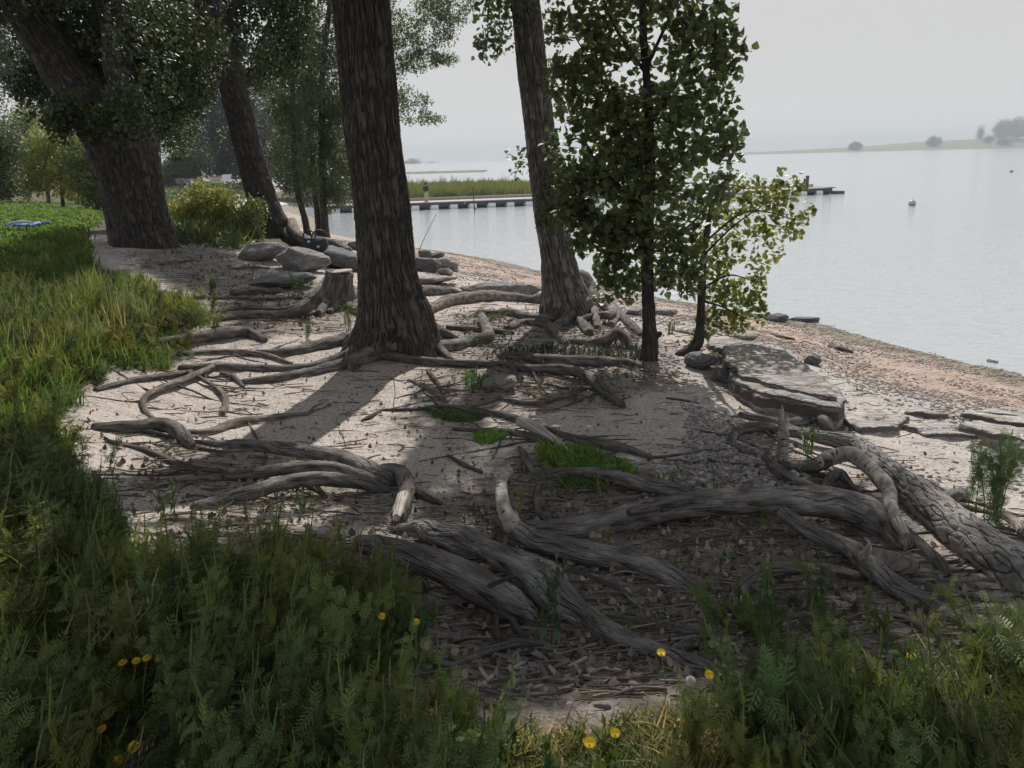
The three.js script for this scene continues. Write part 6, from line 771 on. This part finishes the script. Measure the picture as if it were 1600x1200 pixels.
{ // yellow-green tussock overhanging the bank
  const b = onGround(290, 512), t = thing('grass_tussock', 'yellowing tussock of grass overhanging the bank', 'grass tussock', b); for (let i = 0; i < 46; i++) { const a = rr(0, 6.28), r = 0.26 * Math.sqrt(rnd()); const m = local(t, 'tuft', tuftGeo(12, 0.26, 0.05, 0.005, 0.9), i % 3 ? leafMat2(i) : BLADE, V(Math.cos(a) * r * 1.4, 0.02 + 0.06 * (1 - r / 0.26), Math.sin(a) * r)); m.rotation.set(Math.sin(a) * 0.5 * r / 0.26, 0, -Math.cos(a) * 0.5 * r / 0.26); } }
function leafMat2(i) { return (B.tus ||= [leafMat(0.2, 0.17, 0.06, 0.4), leafMat(0.17, 0.18, 0.05, 0.4)])[i % 2]; }
// dandelions
const PETAL = (() => { const g = []; for (let r = 0; r < 3; r++) for (let i = 0; i < 18 - r * 4; i++) { const q = buf([-0.0016, 0, 0, 0.0016, 0, 0, 0.0022, 0, 0.7, -0.0022, 0, 0.7, 0, 0, 1].map((v, k) => v), [0, 3, 2, 0, 2, 1, 3, 4, 2]); q.scale(1, 1, 0.016 - r * 0.004); q.applyMatrix4(M4(V(0, r * 0.0022, 0), new THREE.Quaternion().setFromEuler(new THREE.Euler(-0.15 - r * 0.3, i / (18 - r * 4) * 6.2832 + r, 0, 'YXZ')), 1)); g.push(q); } return mergeGeometries(g); })();
const YEL = leafMat(0.78, 0.56, 0.02, 0.25), YSTEM = flat(0.13, 0.17, 0.06);
for (const [x, y, label, hp] of FLOWERS) {
  const b = onGround(x, Math.min(1330, y + hp * 2.3)), d = -b.z, top = atDepth(x, y, d + 0.06), t = thing('dandelion', label, 'flower', b); local(t, 'stem', stalk([V(), V(rr(-0.01, 0.01), (top.y - b.y) * 0.5, 0.01), top.clone().sub(b)], 0.0016, 0.0013), YSTEM); const h = local(t, 'flower_head', PETAL, YEL, top.clone().sub(b)); h.rotation.set(rr(0.2, 0.7), rr(0, 6), rr(-0.25, 0.25)); h.scale.setScalar(x === 209 || y === 1160 ? 1.15 : 0.98); local(t, 'calyx', new THREE.ConeGeometry(0.005, 0.01, 8).rotateX(Math.PI).translate(0, -0.005, 0), YSTEM, top.clone().sub(b)); }
{ const b = onGround(1079, 1150), d = -b.z, top = atDepth(1079, 1064, d + 0.03), t = thing('seed_head', 'white round seed head standing in the grass below the knotted root', 'seed head', b); local(t, 'stem', stalk([V(), V(0.004, (top.y - b.y) / 2, 0), top.clone().sub(b)], 0.0015, 0.0012), YSTEM); const g = []; for (let i = 0; i < 90; i++) { const y = 1 - 2 * (i + 0.5) / 90, a = i * 2.4, r = Math.sqrt(1 - y * y), n = V(Math.cos(a) * r, y, Math.sin(a) * r), q = new THREE.Quaternion().setFromUnitVectors(V(0, 1, 0), n); const c = new THREE.ConeGeometry(0.0032, 0.003, 6, 1, true).rotateX(Math.PI).translate(0, 0.013, 0), s = new THREE.CylinderGeometry(0.0002, 0.0002, 0.012, 3).translate(0, 0.006, 0); for (const k of [c, s]) g.push(k.applyQuaternion(q)); } local(t, 'seeds', mergeGeometries(g), leafMat(0.7, 0.68, 0.62, 0.4), top.clone().sub(b), 'stuff'); local(t, 'core', new THREE.SphereGeometry(0.003, 8, 6), STEM, top.clone().sub(b)); }
sow('clover_flowers', 'tiny white flowers sprinkled in the dark grass at the lower left', 'flowers', [(() => { const g = [stalk([V(), V(0.01, 0.08, 0), V(0.01, 0.16, 0.01)], 0.0012, 0.001)]; for (let i = 0; i < 14; i++) { const q = bladeLeaf(0.5); q.deleteAttribute('uv'); q.scale(0.007, 0.008, 0.007); q.applyMatrix4(M4(V(0.01, 0.16, 0.01), Q(rr(0, 6.28), rr(-1.5, 1.2), 0), 1)); g.push(q); } return mergeGeometries(g.map((q) => { for (const a of Object.keys(q.attributes)) if (a !== 'position' && a !== 'normal') q.deleteAttribute(a); return q; })); })()], leafMat(0.6, 0.6, 0.55, 0.2), [[20, 935], [35, 940], [60, 985], [70, 1005], [112, 1010], [150, 1165], [222, 1085], [215, 1100], [416, 1065], [330, 1070], [205, 980], [5, 960]].map(([x, y]) => { const p = onGround(x, y + 25); return [p.x, p.z]; }), { s0: 0.9, s1: 1.3 });

// litter on the ground
reseed(81);
const chip = (l, w, h) => { const g = new THREE.BoxGeometry(l, h, w, 3, 1, 2), p = g.attributes.position; for (let i = 0; i < p.count; i++) { const x = p.getX(i); p.setZ(i, p.getZ(i) * (1 - 0.5 * Math.abs(x) / l * 2) + 0.1 * w * n2(x * 40 + l * 90, 1)); p.setY(i, p.getY(i) + 0.15 * w * n2(x * 20, p.getZ(i) * 40 + l * 50)); } g.computeVertexNormals(); return g; };
const DRY = leafMat(0.21, 0.175, 0.145, 0.15), TWIG = flat(0.15, 0.123, 0.1), dt = () => { const f = rr(0.4, 1.5); return [f, f * rr(0.85, 1.02), f * rr(0.75, 1.05)]; };
const curled = (() => { const g = []; for (const [w, c] of [[0.5, 0.06], [0.62, -0.1], [0.35, 0.1]]) { const q = leafGeo(w * 1.5, c); q.rotateX(Math.PI / 2 - 0.1); g.push(q); } return g; })();
sow('leaf_litter', 'dry fallen leaves between the roots', 'leaf litter', curled, DRY, scatter(10500, -9, 4.5, 2.3, 17, (x, z) => { const l = litterAt(x, z); return l > -0.15 ? Math.min(1, 0.25 + l) * (grassAt(x, z) < 0.1 ? 1 : 0.2) : 0; }), { s0: 0.018, s1: 0.05, tint: () => { const f = rr(0.25, 1.7); return [f, f * rr(0.85, 1.02), f * rr(0.75, 1.05)]; }, flatLie: 0.45, up: 0.15 });
sow('leaf_litter', 'scattered dry leaves on the sand', 'leaf litter', curled, DRY, scatter(2200, -5, 5, 4, 13, (x, z) => (litterAt(x, z) < 0 && grassAt(x, z) < 0 ? 0.8 : 0)), { s0: 0.015, s1: 0.045, tint: dt, flatLie: 0.35, up: 0.12 });
const twigGeo = () => { const a = rr(-0.3, 0.3); return stalk([V(-0.5, 0.01, 0), V(-0.15, 0.03, a * 0.3), V(0.2, 0.03, a * 0.2 + 0.03), V(0.5, 0.0, a)], 0.02, 0.01, 5); };
sow('twig_litter', 'fine twigs and root threads in the hollow and on the sand', 'twigs', [0, 1, 2, 3, 4].map(() => { const g = []; const p = V(-0.5, 0.02, 0); const pts = [0, 1, 2, 3].map((i) => V(-0.5 + i / 3, rr(0, 0.05), rr(-0.1, 0.1))); return (() => { const c = new THREE.CatmullRomCurve3(pts); return new THREE.TubeGeometry(c, 8, 0.018, 5); })(); }), TWIG, scatter(5200, -8, 4.5, 2.3, 16, (x, z) => { const l = litterAt(x, z); return grassAt(x, z) > 0.05 ? 0.05 : l > 0 ? 0.7 : 0.22; }), { s0: 0.04, s1: 0.3, tint: () => { const f = rr(0.35, 1.7); return [f, f * 0.97, f * rr(0.85, 1.05)]; }, flatLie: 0.16, up: 0.02 });
const PEB = [0, 1, 2].map((i) => rockGeo(1, 0.6, 0.8, 200 + i, { detail: 5, cuts: 4, rough: 0.06 }));
const beachAt = (x, z) => { const y = smoothLand(x, z); return y < -0.75 && y > WATER - 0.05 && x > -10 ? 1 : 0; };
sow('pebbles', 'grey and brown pebbles of the beach', 'pebbles', PEB, flat(0.36, 0.33, 0.31, 0.85), scatter(24000, -6, 13, 5.5, 30, (x, z) => beachAt(x, z) * clamp(0.45 + 1.1 * n2(x * 0.7, z * 0.7))), { s0: 0.012, s1: 0.05, tint: () => { const f = rr(0.45, 1.35); return [f * rr(0.95, 1.15), f, f * rr(0.88, 1.05)]; } });
{ const q = plan([[1080, 640], [1180, 660], [1230, 720], [1300, 790], [1200, 800], [1080, 770], [1020, 740], [1060, 690]]), r = plan([[700, 490], [980, 510], [1070, 570], [1040, 600], [900, 590], [760, 560]]); sow('pebbles', 'dark grey pebbles on the shaded ground before the slab', 'pebbles', PEB, flat(0.25, 0.24, 0.245, 0.85), scatter(5200, -1.2, 3.5, 4.4, 12, (x, z) => (polyDist(q, x, z) + 0.2 * n2(x * 2, z * 2) > 0 ? 1 : polyDist(r, x, z) > 0 ? 0.35 : 0)), { s0: 0.012, s1: 0.045, tint: dt }); }
sow('drift_debris', 'reddish straw and bark washed up along the beach', 'debris', [0, 1, 2].map(() => twigGeo()), flat(0.36, 0.235, 0.165), scatter(15000, -8, 14, 6, 36, (x, z) => { const y = smoothLand(x, z); return y < -1.05 && y > -2.25 ? clamp(0.5 + 1.4 * n2(x * 0.8 + 3, z * 1.6)) : 0; }), { s0: 0.05, s1: 0.2, tint: dt, flatLie: 0.15 });
sow('drift_debris', 'olive brown weed line along the water', 'debris', [0, 1, 2].map(() => twigGeo()), flat(0.15, 0.13, 0.075), scatter(5000, -8, 14, 8, 36, (x, z) => { const y = smoothLand(x, z); return y < -2.0 && y > -2.36 ? 1 : 0; }), { s0: 0.06, s1: 0.24, tint: dt, flatLie: 0.3 });
{ const q = plan([[730, 1050], [800, 1020], [930, 1010], [960, 1050], [900, 1085], [780, 1090]]); const spots = scatter(46, -0.6, 0.6, 2, 3, (x, z) => (polyDist(q, x, z) > 0 ? 1 : 0)); const g0 = [0, 1, 2, 3].map(() => chip(rr(0.06, 0.12), rr(0.018, 0.035), 0.007)), ms = [flat(0.27, 0.245, 0.225), flat(0.17, 0.145, 0.125), flat(0.11, 0.09, 0.08)]; spots.forEach(([x, z], i) => { const m = sh(new THREE.Mesh(g0[i % 4], ms[(i * 7) % 3])); m.position.set(x, land(x, z) + rr(0.006, 0.024), z); m.rotation.set(rr(-0.25, 0.25), rr(0, 6.28), rr(-0.25, 0.25)); m.scale.setScalar(rr(0.7, 1.2)); add(m, 'wood_chip', 'grey brown chip of bark lying in the hollow at the bottom centre', 'wood chip', 'bark chips in the hollow at the bottom centre'); }); }
sow('bark_debris', 'small flakes of bark and wood in the hollow', 'debris', [chip(0.07, 0.02, 0.006), chip(0.05, 0.015, 0.006), chip(0.09, 0.012, 0.006)], flat(0.19, 0.155, 0.13), scatter(500, -1.6, 4, 2.2, 5.4, (x, z) => (litterAt(x, z) > 0.05 && grassAt(x, z) < 0.05 ? 1 : 0)), { s0: 0.5, s1: 1.2, tint: dt, flatLie: 0.3, up: 0.01 });

renderer.render(scene, camera);
